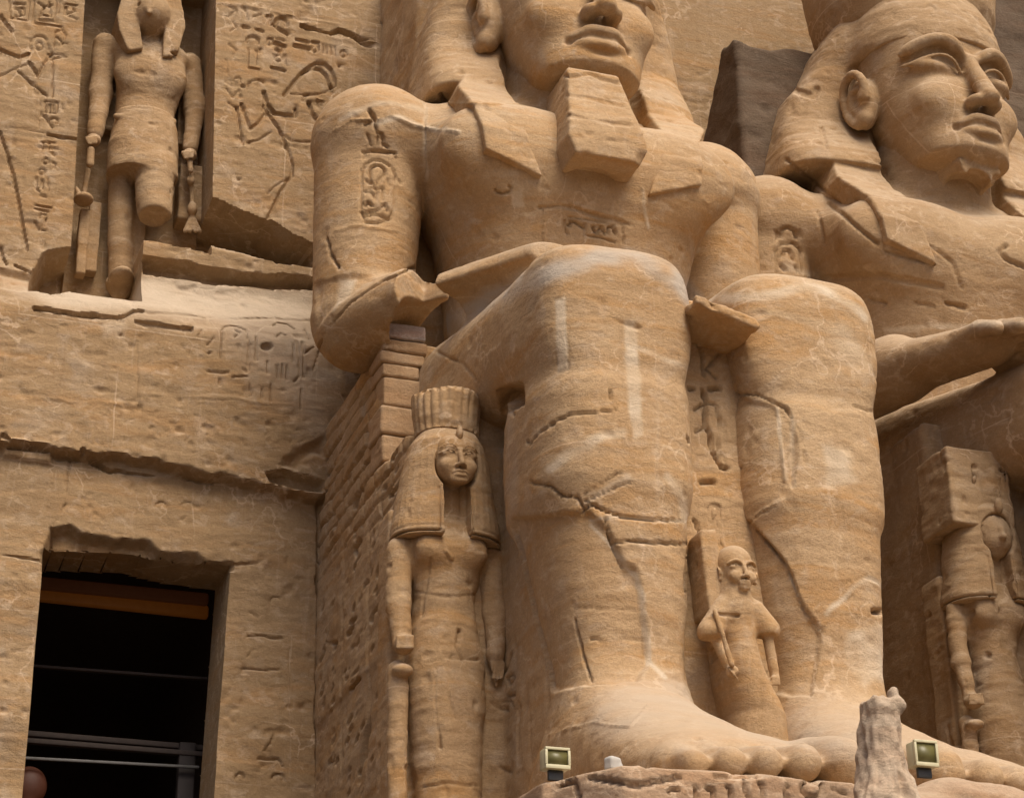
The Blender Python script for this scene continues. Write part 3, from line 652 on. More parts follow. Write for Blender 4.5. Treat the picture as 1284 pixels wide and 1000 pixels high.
ln((288, 8), (297, 12), (287, 20), w=2, d=.025); ln((292, 26), (297, 33), (290, 38), w=2, d=.025); ln((287, 55), (296, 62), (292, 70), w=2, d=.025); ln((284, 75), (285, 90), w=2, d=.02)
ln((305, 32), (312, 34), w=2.8, d=.045); ln((322, 36), (330, 39), w=2.8, d=.045); ln((308, 12), (310, 24), w=2, d=.025); ln((318, 20), (328, 18), w=2, d=.03)
ln(*arc(317, 51, 7, 6, 180, 380, 8), w=3, d=.05); ln((312, 60), (311, 84), (326, 87), w=2.2, d=.035); ln((322, 62), (322, 80), w=2.2, d=.035); ln((327, 60), (326, 64), w=2.5, d=.035)
ln((335, 20), (340, 20), (339, 30), w=3, d=.05); ln((342, 29), (350, 36), (361, 42), w=3, d=.055); ln(*arc(353, 29, 7, 7, 180, 380, 8), w=3.6, d=.07)
ln((336, 48), (342, 48), (341, 56), (336, 55), (336, 48), w=2.4, d=.04); ln((345, 53), (358, 57), w=3.4, d=.06); ln((347, 48), (357, 50), w=2, d=.03); ln((347, 61), (352, 66), (355, 61), w=3.2, d=.05)
ln(*arc(350, 72, 5, 4, 0, 360, 8), w=2.2, d=.035); ln((343, 68), (343, 80), w=2, d=.025); ln((358, 68), (358, 78), w=2, d=.03); ln((341, 84), (357, 88), w=3, d=.055)
ln((372, 48), (387, 52), w=2.8, d=.05); ln((370, 56), (388, 60), w=3.4, d=.06); ln((393, 52), (399, 53), w=3, d=.05); ln(*arc(396, 60, 4, 4, 0, 360, 8), w=2.2, d=.04)
for i_, x_ in enumerate((405, 409, 415, 420)): ln((x_, 55+i_), (x_+.5, 66+i_), w=2, d=.035)
ln(*arc(431, 67, 4, 4, 0, 360, 8), w=2, d=.035); hollow((424, 80), (428, 80), (428, 84), (424, 84), w=2, d=.05)
ln((380, 31), (400, 37), (415, 42), (425, 37), (440, 43), (455, 52), (468, 57), w=3.4, d=.10, wob=1.5)
ln((270, 2), (310, 7), (370, 20), (425, 30), w=2.2, d=-.012)
ln((262, 243), (238, 236), w=2, d=.04)
# frieze block: worn royal cartouches
ln((268, 465), (269, 432), (276, 424), (288, 424), (300, 430), (303, 450), (302, 482), w=1.8, d=.032); ln((253, 483), (268, 485), (278, 484), w=2.4, d=.03); ln((282, 490), (300, 489), w=1.8, d=.035)
ln((335, 422), (342, 415), (354, 416), (362, 424), w=1.8, d=.035); ln((363, 444), (366, 470), (366, 488), (360, 495), w=2.4, d=.035); ln((370, 445), (371, 490), w=1.8, d=.032)
ln((286, 430), (292, 434), (286, 440), w=1.8, d=.032); ln((290, 450), (290, 460), w=2.2, d=.02); ln((296, 480), (300, 484), w=2.6, d=.03); ln((338, 440), (343, 434), (350, 436), w=1.8, d=.032)
for a_, b_, c_, d_ in ((267, 492, 267, 500), (319, 504, 319, 516), (330, 498, 329, 520), (304, 498, 305, 512), (368, 505, 367, 528), (390, 458, 383, 480), (358, 450, 357, 470), (338, 475, 338, 490), (344, 474, 344, 490), (350, 476, 350, 492), (245, 430, 240, 440), (260, 440, 254, 448), (312, 440, 312, 470), (326, 470, 326, 485), (376, 425, 380, 440), (372, 460, 384, 452)):
    ln((a_, b_), (c_, d_), w=1.8, d=.034)
_r = random.Random(4)
for k in range(70):
    a_ = _r.uniform(100, 385); b_ = 528+_r.uniform(0, 45)+(a_-100)*.03; t_ = _r.uniform(-1, 1); ln((a_, b_), (a_+3*t_+2, b_+_r.uniform(-5, 5)), w=1.8, d=_r.uniform(.006, .016))
ln((20, 515), (100, 520), (165, 524), w=3, d=-.015, wob=2); ln((180, 512), (290, 517), (395, 530), w=2.5, d=-.012, wob=2)
# lintel and right door jamb
ln(*arc(198, 642, 7, 5, 180, 380, 8), w=2, d=.025); ln(*arc(231, 642, 8, 5, 180, 360, 8), w=2, d=.022); ln((222, 660), (228, 656), w=2, d=.02)
ln((305, 805), (325, 804), (335, 808), (348, 807), w=2, d=.03); ln((300, 845), (322, 847), (345, 846), w=2, d=.025); ln(*arc(340, 762, 7, 6, 180, 330, 8), w=2, d=.02); ln((308, 775), (318, 782), w=2, d=.02); ln((305, 830), (312, 822), w=2, d=.02)
ln((337, 928), (333, 938), (326, 947), w=2.2, d=.035); ln((318, 957), (330, 958), (343, 958), (348, 966), w=2.2, d=.035); ln(*arc(295, 981, 5, 5, 180, 350, 8), w=2.4, d=.035); ln(*arc(343, 981, 7, 5, 180, 380, 8), w=2.6, d=.04)
ln((358, 820), (358, 880), w=1.5, d=.015); ln((392, 700), (391, 990), w=1.5, d=.02)
for k in range(60):
    a_ = _r.uniform(295, 388); b_ = _r.uniform(730, 995); t_ = _r.uniform(-1, 1); ln((a_, b_), (a_+4*t_, b_+_r.uniform(-6, 6)), w=1.8, d=_r.uniform(.005, .014))

D = carve(P0+0, None, marks, (U0, V0)); 
# niche and doorway, cut square
sd_ = strata(P0, 0.9)
jz = 0.0
niche_l = np.interp(Z, [16.5, 17.6, 22.4], [3.05, 3.04, 2.92]); niche_r = np.interp(Z, [17, 18.9, 22.9], [5.30, 5.24, 5.12])
inn = (X > niche_l) & (X < niche_r) & (Z > 16.75) & (Z < 23.9)
inn &= ~((X > 4.16) & (Z < 17.95+.12*vnoise(P0+60, 2.0)-.04*(X-4.2))) 
tot = np.where(inn, 1.35+0.03*vnoise(P0, 3.0)-.6*np.clip(17.25-Z, 0, 1), dep-D-sd_)
door_l = np.interp(Z, [4.4, 12.4], [2.97, 2.98]); door_r = np.interp(Z, [4.4, 9, 12.5], [5.60, 5.64, 5.74])
dtop = np.interp(X, [2.9, 3.4, 4.3, 4.9, 5.3, 5.8], [12.50, 12.56, 12.62, 12.53, 12.50, 12.48])+.02*vnoise(P0+66, 1.5)
ind = (X > door_l) & (X < door_r) & (Z < dtop)
tot = np.where(ind, .8, tot)
VW = P0.copy(); VW[:, 1] = FY+tot
def snap(edge, mask, side):
    M = mask.reshape(sh); XX = VW[:, 0].reshape(sh)
    for r_ in np.nonzero(M.any(0))[0]:
        c_ = np.nonzero(M[:, r_])[0]; c_ = c_[0] if side < 0 else c_[-1]; e_ = edge.reshape(sh)[c_, r_]
        XX[c_, r_] = e_-side*.003; XX[c_+side, r_] = e_+side*.003
    VW[:, 0] = XX.ravel()
for c_ in np.nonzero(ind.reshape(sh).any(1))[0]:
    r_ = np.nonzero(ind.reshape(sh)[c_])[0][-1]; i0_ = c_*sh[1]+r_
    VW[i0_, 2] = dtop[i0_]-.003; VW[i0_+1, 2] = dtop[i0_]+.003
snap(niche_l, inn, -1); snap(niche_r, inn & (Z > 18.0), 1); snap(door_l, ind, -1); snap(door_r, ind, 1)
ni, nj = sh; idx = np.arange(ni*nj).reshape(sh)
Qw = np.stack([idx[:-1, :-1], idx[1:, :-1], idx[1:, 1:], idx[:-1, 1:]], -1).reshape(-1, 4)
Qw = Qw[~ind[Qw].all(1)]
used = np.unique(Qw); VW2 = VW[used]; Qw2 = np.searchsorted(used, Qw)
facade = thing('temple_front', 'carved sandstone temple front with reliefs, a falcon god niche and a tall doorway', 'temple', (5.0, 29.0, 4.4))
steep = None
pal = np.zeros(len(used)); uu, vv = U0[used]+wn[used], V0[used]+wn[used]*.5
for poly, a in (([(30, 378), (120, 352), (200, 345), (390, 362), (390, 402), (290, 408), (170, 400), (60, 400)], .55), ([(120, 425), (145, 425), (145, 437), (122, 437)], .5)):
    di = seg_dist(uu, vv, poly+[poly[0]]); di = np.where(inside(uu, vv, poly), di, -di); pal = np.maximum(pal, a*np.clip(di/14+.5, 0, 1))
gry = np.zeros(len(used)); poly = [(30, 372), (200, 350), (395, 365), (395, 560), (250, 420), (60, 398)]
di = seg_dist(uu, vv, poly+[poly[0]]); di = np.where(inside(uu, vv, poly), di, -di); gry = .45*np.clip(di/50+.5, 0, 1)
wall = meshobj('facade_wall', VW2-np.array(facade.location), Qw2, M_WALL, facade, {'pale': pal, 'grey': gry})
wall.data.set_sharp_from_angle(angle=math.radians(50))

# doorway: passage, wooden door frame, beams under the lintel with lamplight painted in as emission
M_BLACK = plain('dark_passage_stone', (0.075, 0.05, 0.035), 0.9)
M_WOOD = plain('dark_door_wood', (0.045, 0.032, 0.028), 0.7); M_RAIL = plain('pale_metal_rail', (0.2, 0.19, 0.18), 0.5)
M_BEAM = plain('dusty_cross_beam', (0.085, 0.062, 0.052), 0.8)
door = thing('doorway', 'dark temple entrance with crossbars and an orange lit lintel, below the falcon god niche', 'doorway', (4.3, 30.5, 4.4))
def inner(name, V, Q, mat): return meshobj(name, np.array(V, float)-np.array(door.location), Q, mat, door, smooth=False)
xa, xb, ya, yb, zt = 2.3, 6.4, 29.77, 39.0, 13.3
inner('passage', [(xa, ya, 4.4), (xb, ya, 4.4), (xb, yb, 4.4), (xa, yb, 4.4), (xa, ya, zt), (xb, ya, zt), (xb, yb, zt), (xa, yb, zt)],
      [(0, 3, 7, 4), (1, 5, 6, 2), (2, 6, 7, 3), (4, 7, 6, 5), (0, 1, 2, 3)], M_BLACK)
M_GLOW = plain('lamp_lit_cornice', (0.55, 0.3, 0.1), 0.6)
# ------------------------------------------------------------------ doorway fittings
def bar(name, p, q, Y, h, d, mat):
    a, b = at(*p, Y), at(*q, Y); z = (a[2]+b[2])/2; lo = max(a[0], -9)
    V = [(lo, Y, a[2]-h), (b[0], Y, b[2]-h), (b[0], Y+d, b[2]-h), (lo, Y+d, a[2]-h), (lo, Y, a[2]+h), (b[0], Y, b[2]+h), (b[0], Y+d, b[2]+h), (lo, Y+d, a[2]+h)]
    o = meshobj(name, np.array(V)-np.array(door.location), [(0, 3, 2, 1), (4, 5, 6, 7), (0, 1, 5, 4), (1, 2, 6, 5), (2, 3, 7, 6), (3, 0, 4, 7)], mat, door, smooth=False)
    b_ = o.modifiers.new('bevel', 'BEVEL'); b_.width = h*.4; b_.segments = 2; return o
bar('painted_glow_beam', (30, 741), (262, 766), 31.0, .11, .15, plain('orange_painted_glow', (.28, .13, .03), .5, (0.5, 0.13, 0.012), .025))  # no lamp here: emission paints orange lamplight onto the beam face
bar('lintel_beam', (30, 727), (262, 750), 30.9, .10, .3, plain('brown_lintel_painted_glow', (.13, .07, .04), .8, (0.35, 0.08, 0.02), .012))  # faint emission stands in for lamplight on the brown beam
bar('crossbar', (30, 833), (262, 850), 30.9, .022, .1, M_BEAM)
bar('crossbar', (20, 917), (262, 937), 30.8, .045, .12, M_BEAM)
bar('crossbar', (20, 926), (262, 945), 30.7, .04, .12, M_BEAM)
bar('hand_rail', (26, 949), (250, 961), 30.6, .022, .05, M_RAIL)
pz = at(232, 1000, 30.75); bpost = boxm('door_post', pz[0]-.13, pz[0]+.13, 30.72, 30.9, 4.4, at(232, 930, 30.75)[2], M_WOOD, door, .02)
S = Solid(); c = at(36, 985, 30.9); S.add(ell(c, (.27, .2, .30)), 0); S.add(cone(c-[0, 0, .3], c-[0, 0, 1.2], .12, .3), .1)
rounded_shape = sculpt('amber_form', S, .04, plain('amber_form_glow', (.10, .035, .02), .6, (0.35, 0.09, 0.03), .03), noise_on=False)  # rounded shape with a faint amber glow set in its material
tag(rounded_shape, 'dim amber shape glowing low inside the doorway', 'rounded_shape')

# ------------------------------------------------------------------ falcon god in the niche
def PT(u, v, Y, r=None): return at(u, v, Y)
fal = thing('falcon_god_statue', 'falcon headed god statue with one broken leg standing in the niche above the doorway', 'statue', tuple(at(150, 352, 29.9)))
S = Solid(); FYc = 29.85
def prow(v, ul, ur, yf, yb, Y=FYc):
    a = at(ul, v, Y); b = at(ur, v, Y); return ((a[2]+b[2])/2, (a[0]+b[0])/2, (b[0]-a[0])/2, yf, yb)
S.add(loft([prow(226, 132, 221, 29.30, 30.3), prow(222, 132, 221, 29.30, 30.3), prow(190, 134, 223, 29.33, 30.3), prow(165, 141, 222, 29.40, 30.3), prow(149, 145, 219, 29.44, 30.3)], n=2.3, cap=.015), 0)
S.add(loft([prow(165, 145, 219, 29.50, 30.3), prow(140, 145, 219, 29.50, 30.3), prow(115, 146, 226, 29.46, 30.3), prow(90, 143, 232, 29.42, 30.3), prow(70, 138, 236, 29.48, 30.3), prow(58, 150, 224, 29.6, 30.3)], n=2.4, cap=.06), 0.01)
for (u_, v_) in ((168, 92), (208, 98)): S.add(ell(at(u_, v_, 29.60), (.30, .16, .26)), .25)
S.add(cone(at(170, 64, 29.85), at(134, 62, 29.95), .24, .20), .1); S.add(cone(at(212, 72, 29.85), at(236, 84, 29.95), .24, .20), .1)
S.path([at(146, 146, 29.62), at(183, 150, 29.48), at(218, 152, 29.62)], .05, .03)
S.cut(box(at(151, 244, 29.7), (.33, .7, .16), .02), .01)
S.add(cone(at(193, 215, 29.6), at(194, 264, 29.45), .33, .29), .2); S.cut(ell(at(194, 271, 29.3), (.25, .34, .13)), .03)
S.add(cone(at(152, 215, 30.0), at(151, 362, 30.0), .235, .2), .05); S.add(box(at(170, 300, 30.15)+[0, 0, 0], (.14, .2, .95), .03), .06)
S.add(ell(at(150, 352, 29.8), (.22, .45, .12)), .05)
S.add(cone(at(131, 56, 29.95), at(126, 118, 29.95), .20, .185), .05); S.add(cone(at(126, 118, 29.95), at(119, 168, 29.80), .185, .135), .12); S.add(box(at(135, 120, 30.25), (.18, .12, .75), .03), .03)
S.add(cone(at(238, 80, 29.95), at(245, 136, 29.95), .20, .18), .05); S.add(cone(at(245, 136, 29.95), at(239, 186, 29.80), .18, .13), .12); S.add(box(at(234, 140, 30.25), (.16, .12, .75), .03), .03)
for (u, v) in ((117, 176), (238, 194)):
    S.add(ell(at(u, v, 29.65), (.13, .13, .11)), .04)
    for k in range(4): S.add(cone(at(u-9+k*1.0, v-3+k*2.4, 29.53), at(u+4, v-4+k*2.4, 29.52), .032, .03), .015)
body = sculpt('body', S, .022, M_FAR, fal, rough=.8)
S = Solid()
S.add(ell(at(190, 22, 29.50), (.33, .42, .40)), 0); S.add(cone(at(188, 48, 29.8), at(187, 75, 29.75), .25, .30), .1)
S.add(cone(at(186, 2, 29.30), at(187, 16, 29.10), .12, .03), .05); S.cut(ell(at(174, 8, 29.32), (.06, .10, .04)), .03); S.cut(ell(at(202, 9, 29.32), (.06, .10, .04)), .03)
def flat(pts, Y, y0, y1, r=.03): return prism([tuple(at(u, v, Y)[[0, 2]]) for u, v in pts], y0, y1, r=r)
S_ = S; S.add(flat(((160, -20), (176, -22), (172, 10), (170, 30), (175, 66), (160, 68), (150, 45), (147, 25)), 29.5, 29.36, 30.2), .03)
S.add(flat(((205, -20), (218, -18), (226, 20), (228, 40), (218, 74), (204, 76), (207, 40), (206, 10)), 29.5, 29.36, 30.2), .03)
for u0, v0 in ((152, 40), (222, 45)): S.cut(ell(at(u0, v0+25, 29.4), (.12, .5, .05)), .02)
S.path([at(176, -2, 29.3), at(183, 10, 29.17), at(191, 11, 29.17), at(199, 0, 29.3)], .03, .03)
sculpt('falcon_head', S, .022, M_FAR, fal, rough=.4)
S = Solid(); S.add(ell(at(196, -52, 29.9), (.88, .28, .86)), 0); sculpt('sun_disc', S, .04, M_FAR, fal, rough=.5)
def rod(S, pts, Y, r, k=.03):
    for (a, b_) in zip(pts[:-1], pts[1:]): S.add(cone(at(*a, Y), at(*b_, Y), r, r), k)
S = Solid(); rod(S, [(114, 188), (113, 206)], 29.6, .07); S.add(box(at(103, 306, 30.0), (.085, .12, .60), .02), .01); rod(S, [(110, 214), (105, 245)], 29.9, .05)
S.add(ell(at(105, 250, 29.75), (.16, .2, .09)), .05); S.add(cone(at(100, 246, 29.75), at(96, 236, 29.8), .06, .03), .03); S.cut(ell(at(98, 251, 29.6), (.05, .1, .03)), .02)
S.add(box(at(116, 300, 30.2), (.10, .12, .66), .02), .01); sculpt('jackal_staff', S, .022, M_FAR, fal, rough=.5)
S = Solid(); rod(S, [(238, 202), (239, 214)], 29.6, .055); rod(S, [(239, 216), (241, 262)], 29.8, .05); S.add(ell(at(239, 226, 29.7), (.08, .08, .09)), .03); S.add(ell(at(241, 262, 29.75), (.09, .1, .14)), .04)
for du in (-9, -3, 4, 10): S.add(cone(at(241, 272, 29.8), at(241+du, 290, 29.75), .05, .035), .03)
S.add(box(at(241, 250, 30.2), (.28, .25, .55), .05), .03); sculpt('goddess_staff', S, .022, M_FAR, fal, rough=.7)

# ------------------------------------------------------------------ the queen by the near colossus' leg
def queen(name, label, cx, cy, dz, mat, s=1.0, crown_h=.62, seed=0, marks=None, worn=False):
    root = thing(name, label, 'statue', (cx, cy, 6.65))
    z = lambda t: t+dz
    S = Solid(); X = lambda d: cx+d*s
    S.add(loft([(z(6.4), X(0), .42*s, cy-.35, cy+.7), (z(7.6), X(.03), .40*s, cy-.33, cy+.7), (z(9.0), X(.02), .47*s, cy-.34, cy+.7), (z(9.5), X(.02), .50*s, cy-.32, cy+.7), (z(10.1), X(.0), .41*s, cy-.25, cy+.7),
                (z(10.4), X(-.01), .38*s, cy-.22, cy+.7), (z(10.8), X(0), .46*s, cy-.25, cy+.7), (z(11.15), X(0), .55*s, cy-.25, cy+.7), (z(11.5), X(0), .45*s, cy-.2, cy+.7)], n=2.3, cap=.1), 0)
    S.cut(cone((X(.05), cy-.47, z(9.2)), (X(.04), cy-.45, 6.3), .07, .12), .12)
    for q in (-1, 1):
        S.add(ell((X(q*.25), cy-.20, z(11.02)), (.2*s, .14, .18)), .18)
        S.add(cone((X(q*.59), cy+.08, z(11.05)), (X(q*.63), cy+.05, z(10.3)), .165*s, .15*s), .06)
        S.add(cone((X(q*.63), cy+.02, z(10.3)), (X(q*.60), cy-.05, z(9.75)), .15*s, .11*s), .06)
    S.add(ell((X(-.60), cy-.12, z(9.72)), (.13, .14, .12)), .05)
    for k in range(4): S.add(cone((X(-.70), cy-.2+.0*k, z(9.79-.045*k)), (X(-.53), cy-.26, z(9.79-.045*k)), .027, .027), .012)
    S.cut(ell((X(-.62), cy-.2, z(9.50)), (.14, .2, .08)), .02)
    S.add(ell((X(-.60), cy-.1, z(9.40)), (.13, .12, .08)), .04)
    S.add(cone((X(-.62), cy+.05, z(9.45)), (X(-.60), cy+.1, 6.5), .12, .13), .04)
    S.add(cone((X(.60), cy-.02, z(9.75)), (X(.62), cy+.0, z(9.35)), .10, .04), .05)
    for k in range(4): S.add(cone((X(.55+.045*k), cy-.07, z(9.62)), (X(.55+.045*k), cy-.07, z(9.38+.02*abs(k-1))), .028, .02), .012)
    S.add(box((X(0), cy+.55, z(9.0)), (.68*s, .25, 2.7), .05), .08)
    b = sculpt('body', S, .022, mat, root, marks, rough=1.5 if worn else 1.1, seed=seed)
    H = Solid()
    if worn: H.add(ell((cx+.02, cy-.25, z(12.14)), (.27, .22, .33)), 0); H.add(cone((cx+.02, cy-.45, z(12.2)), (cx+.02, cy-.5, z(12.06)), .03, .05), .06)
    else: face(H, cx+.02, cy-.22, z(12.16), .235*s)
    H.add(cone((cx, cy, z(11.3)), (cx, cy, z(12)), .2, .2), .05)
    hd = sculpt('face', H, .016, mat, root, rough=1.2 if worn else .15, seed=seed+1)
    with bpy.context.temp_override(active_object=b, selected_editable_objects=[b, hd], selected_objects=[b, hd]): bpy.ops.object.join()
    G = Solid()
    G.add(loft([(z(11.16), X(0), .72*s, cy-.42, cy+.6), (z(11.3), X(0), .71*s, cy-.42, cy+.6), (z(11.8), X(0), .63*s, cy-.40, cy+.6), (z(12.25), X(0), .55*s, cy-.42, cy+.6), (z(12.5), X(0), .49*s, cy-.42, cy+.55), (z(12.72), X(0), .36*s, cy-.3, cy+.5)], n=2.3, cap=.05), 0)
    G.cut(box((cx+.02, cy-.5, z(11.55)), (.17*s, .35, .62), .05), .03); G.cut(ell((cx+.02, cy-.5, z(12.13)), (.31*s, .42, .36*s)), .03)
    G.add(ell((cx+.03, cy-.45, z(12.55)), (.06, .06, .12)), .03)
    for q in (-1, 1): G.cut(box((X(q*.46), cy-.5, z(11.2)), (.27, .9, .012), 0), .01)
    for q in (-1, 1): G.cut(box((X(q*.22), cy-.44, z(11.5)), (.008, .08, .3), 0), .012)
    def strands(V, N):
        a = np.arctan2(V[:, 1]-cy-.3, V[:, 0]-cx); f = (np.abs(N[:, 2]) < .6)*np.clip((z(12.62)-V[:, 2])/.1, 0, 1)*np.clip((V[:, 2]-z(11.27))/.03, 0, 1)
        return -.011*f*np.abs(np.sin(a*24))**.5*np.clip(.6+vnoise(V+4, 2.0), 0, 1) - .012*(np.abs(V[:, 2]-z(11.27)) < .018)
    sculpt('wig', G, .018, mat, root, rough=1.5 if worn else .7, seed=seed+2, post=None if worn else strands)
    C = Solid(); C.add(loft([(z(12.66), X(0), .41*s, cy-.36, cy+.45), (z(12.66+crown_h), X(0), .46*s, cy-.40, cy+.5)], n=2.1, cap=.03), 0)
    if worn: C.add(box((X(-.18), cy+.1, z(12.85)), (.50, .45, .60), .04), .03)
    for k in range(15):
        a = math.pi*(1.02+.96*k/14); C.cut(cone((X(.45*math.cos(a)), cy+.05+.44*math.sin(a), z(12.72)), (X(.49*math.cos(a)), cy+.05+.47*math.sin(a), z(12.6+crown_h)), .018, .022), .02)
        C.cut(ell((X(.47*math.cos(a+.1)), cy+.05+.46*math.sin(a+.1), z(12.66+crown_h)), (.05, .05, .04+.02*(k % 3))), .02)
    def flutes(V, N):
        a = np.arctan2(V[:, 1]-cy-.1, V[:, 0]-cx); return -.028*(np.abs(N[:, 2]) < .6)*np.abs(np.sin(a*13))**3*np.clip(.8+vnoise(V+4, 5.0), 0, 1)
    sculpt('plumed_crown', C, .018, mat, root, rough=1.5 if worn else 1.1, seed=seed+4, post=None if worn else flutes)
    return root
QM = [dict(p=p, w=w, d=d, wob=wb) for p, w, d, wb in (([(548, 830), (544, 880), (552, 935)], 3, .05, 1.5), ([(566, 820), (562, 870), (570, 900)], 2, .04, 1.5), ([(575, 790), (572, 810), (582, 830)], 2.4, .05, 1.5), ([(535, 830), (560, 824), (600, 826)], 2, .03, 1), ([(520, 742), (560, 748), (600, 745)], 2, .015, 1), ([(560, 690), (566, 700)], 3, -.03, 0), ([(540, 700), (534, 740), (528, 770)], 2, .03, 1), ([(530, 985), (560, 980), (600, 984)], 2, .02, 1))]
queen('queen_statue', 'slender queen statue in a heavy wig and fluted crown, beside the near colossus leg', 7.53, 23.6, 0.0, M_STATUE, 1.03, .60, marks=QM)
q2 = at(1240, 700, 23.75)
queen('queen_statue', 'badly eroded standing queen statue with a worn blank face, in shade at the right edge', q2[0]-.06, 23.75, .0, M_FAR, .92, .5, seed=30, worn=True)

# ------------------------------------------------------------------ the prince between the shins
py = 20.8; c = at(926, 780, py); cx = c[0]; pr = thing('prince_statue', 'small prince statue standing between the shins of the near colossus', 'statue', (cx, py, 6.65))
pz = lambda v: at(926, v, py)[2]
px_ = lambda u, v: at(u, v, py)[0]
S = Solid()
S.add(loft([(6.6, px_(960, 890), .42, py-.12, py+.8), (pz(890), px_(958, 890), .36, py-.14, py+.8), (pz(860), px_(945, 860), .32, py-.16, py+.8), (pz(830), px_(935, 830), .27, py-.16, py+.8), (pz(800), px_(930, 800), .26, py-.14, py+.8), (pz(765), px_(926, 765), .30, py-.14, py+.8), (pz(750), px_(926, 750), .28, py-.1, py+.8), (pz(745), px_(926, 745), .2, py-.08, py+.8)], n=2.3, cap=.08), 0)
S.add(cone((px_(922, 765), py+.05, pz(762)), (px_(922, 722), py+.05, pz(722)), .22, .185), .08)
S.add(ell((px_(921, 708), py+.06, pz(708)), (.225, .26, .25)), .05); hx, hz_ = px_(924, 712), pz(712)
face(S, px_(924, 718), py-.02, pz(724), .165, worn=True)
sh_ = [(898, 758), (954, 762)]
S.add(cone(at(905, 762, py), at(891, 792, py), .12, .16), .06); S.cut(box(at(886, 808, py), (.25, .4, .08), 0), .02); S.add(cone(at(892, 790, py+.05), at(912, 832, py-.05), .075, .065), .04); S.add(ell(at(918, 842, py-.12), (.08, .08, .08)), .03)
S.add(cone(at(946, 764, py), at(962, 790, py), .12, .16), .05); S.cut(box(at(970, 806, py), (.2, .4, .07), 0, rz=0), .02); S.add(cone(at(962, 795, py), at(972, 850, py), .075, .06), .04)
for k in range(4): S.add(cone(at(914+2.2*k, 838+2*k, py-.2), at(919+2.2*k, 846+2*k, py-.2), .022, .02), .01)
for k in range(4): S.add(cone(at(968+2.6*k, 848, py-.05), at(969+2.6*k, 858, py-.05), .02, .017), .01)
S.cut(box(at(916, 768, py-.2), (.15, .1, .02), 0), .01)
S.add(box(at(926, 800, py+.75), (.5, .3, 1.7), .05), .05)
sculpt('body', S, .016, M_STATUE, pr, rough=.5)
S = Solid(); a = at(893, 700, py)
S.add(prism([tuple(at(u, v, py)[[0, 2]]) for u, v in ((880, 665), (896, 665), (903, 700), (910, 755), (903, 765), (892, 765), (886, 720))], py+.02, py+.6, r=.02), 0)
S.path([at(896, 765, py-.14), at(906, 795, py-.2), at(918, 835, py-.2)], .035, .02)
sculpt('side_lock_and_fan', S, .025, M_STATUE, pr, rough=.7)

M_STUMP = sandstone('grey_streaked_rock', (0.44, 0.34, 0.245), (0.60, 0.46, 0.33), (0.58, 0.34, 0.2), pale=(0.70, 0.60, 0.46), grey=(0.30, 0.26, 0.22), bump=0.7, band=.3)
# ------------------------------------------------------------------ masonry pier, pedestal, broken falcon stump, stones, floodlights
pier = thing('masonry_pier', 'stacked stone block pier propping the broken forearm of the near colossus', 'pier', (7.3, 24.5, 12.2))
tl = at(480, 404, 25.28); rr = random.Random(3); zt = tl[2]; xs0 = tl[0]
hs = [.26, .20, .20, .22, .46, .44, .42]
for k, h in enumerate(hs):
    S = Solid(); w = .33-.05*(k >= 3); j = rr.uniform(-.03, .03); sk = rr.uniform(-.03, .03)
    S.add(box((xs0+w-.02+j, 25.2+.30, zt-h/2), (w-.0, .30+rr.uniform(-.03, .03), h/2-.010), .03, rz=sk), 0)
    sculpt('stone_block', S, .025, M_GREY if k == 0 else M_BRICK, pier, rough=.8, seed=k*3.0); zt -= h
ped = thing('pedestal', 'broken edged stone pedestal with carved signs under the feet of the near colossus', 'pedestal', (12, 20, 4.4))
S = Solid(); S.add(box((15.4, 20.9, 5.6), (8.75, 3.75, 1.02), .05), 0)
S.cut(box((6.4, 17.0, 6.35), (.75, .7, .4), .1, rz=.5), .05); S.cut(box((7.6, 17.0, 6.30), (1.6, .12, .16), .03), .03)
S.cut(box((11.5, 17.0, 6.28), (2.6, .10, .05), .03), .03)
for k in range(16):
    S.cut(box((6.7+k*.42+rr.uniform(-.1, .1), 17.13, 6.64+rr.uniform(-.04, .04)), (rr.uniform(.08, .2), rr.uniform(.03, .10), rr.uniform(.02, .06)), .01, rr.uniform(-.3, .3)), .01)
for k in range(6): S.cut(box((6.62, 17.6+k*.55, 6.45-rr.uniform(0, .25)), (.12, .3, .05), .02, rx=.0), .03)
pm = [dict(p=p, w=w*.8, d=d*1.7) for p, w, d in (([(913, 984), (918, 1004)], 3, .06), ([(870, 985), (874, 1004)], 3, .05), ([(885, 990), (895, 988), (893, 1002)], 3, .05), ([(838, 992), (850, 988)], 3, .05), ([(1045, 990), (1060, 992)], 3, .05), ([(934, 982), (938, 1004)], 3.5, .05), ([(953, 979), (957, 1004)], 3.5, .05), ([(987, 984), (985, 998), (990, 1002)], 3, .04),
      (arc(1019, 988, 12, 12, 0, 360, 14), 4, .05), ([(895, 973), (930, 974), (960, 972)], 3, .03), ([(1056, 975), (1075, 978), (1092, 984)], 5, .06), ([(712, 962), (700, 985), (720, 978), (725, 1000)], 5, .05), ([(660, 985), (700, 970)], 5, .05), ([(850, 975), (800, 985), (740, 975)], 5, .04))]
sculpt('pedestal_block', S, .03, M_ROUGH, ped, pm, rough=.9, seed=40)
boxm('plinth', 6.9, 24, 17.35, 24.6, 4.4, 4.62, M_ROUGH, ped)
S = Solid(); Ys = 16.2
def sp(u, v, Y=Ys): return at(u, v, Y)
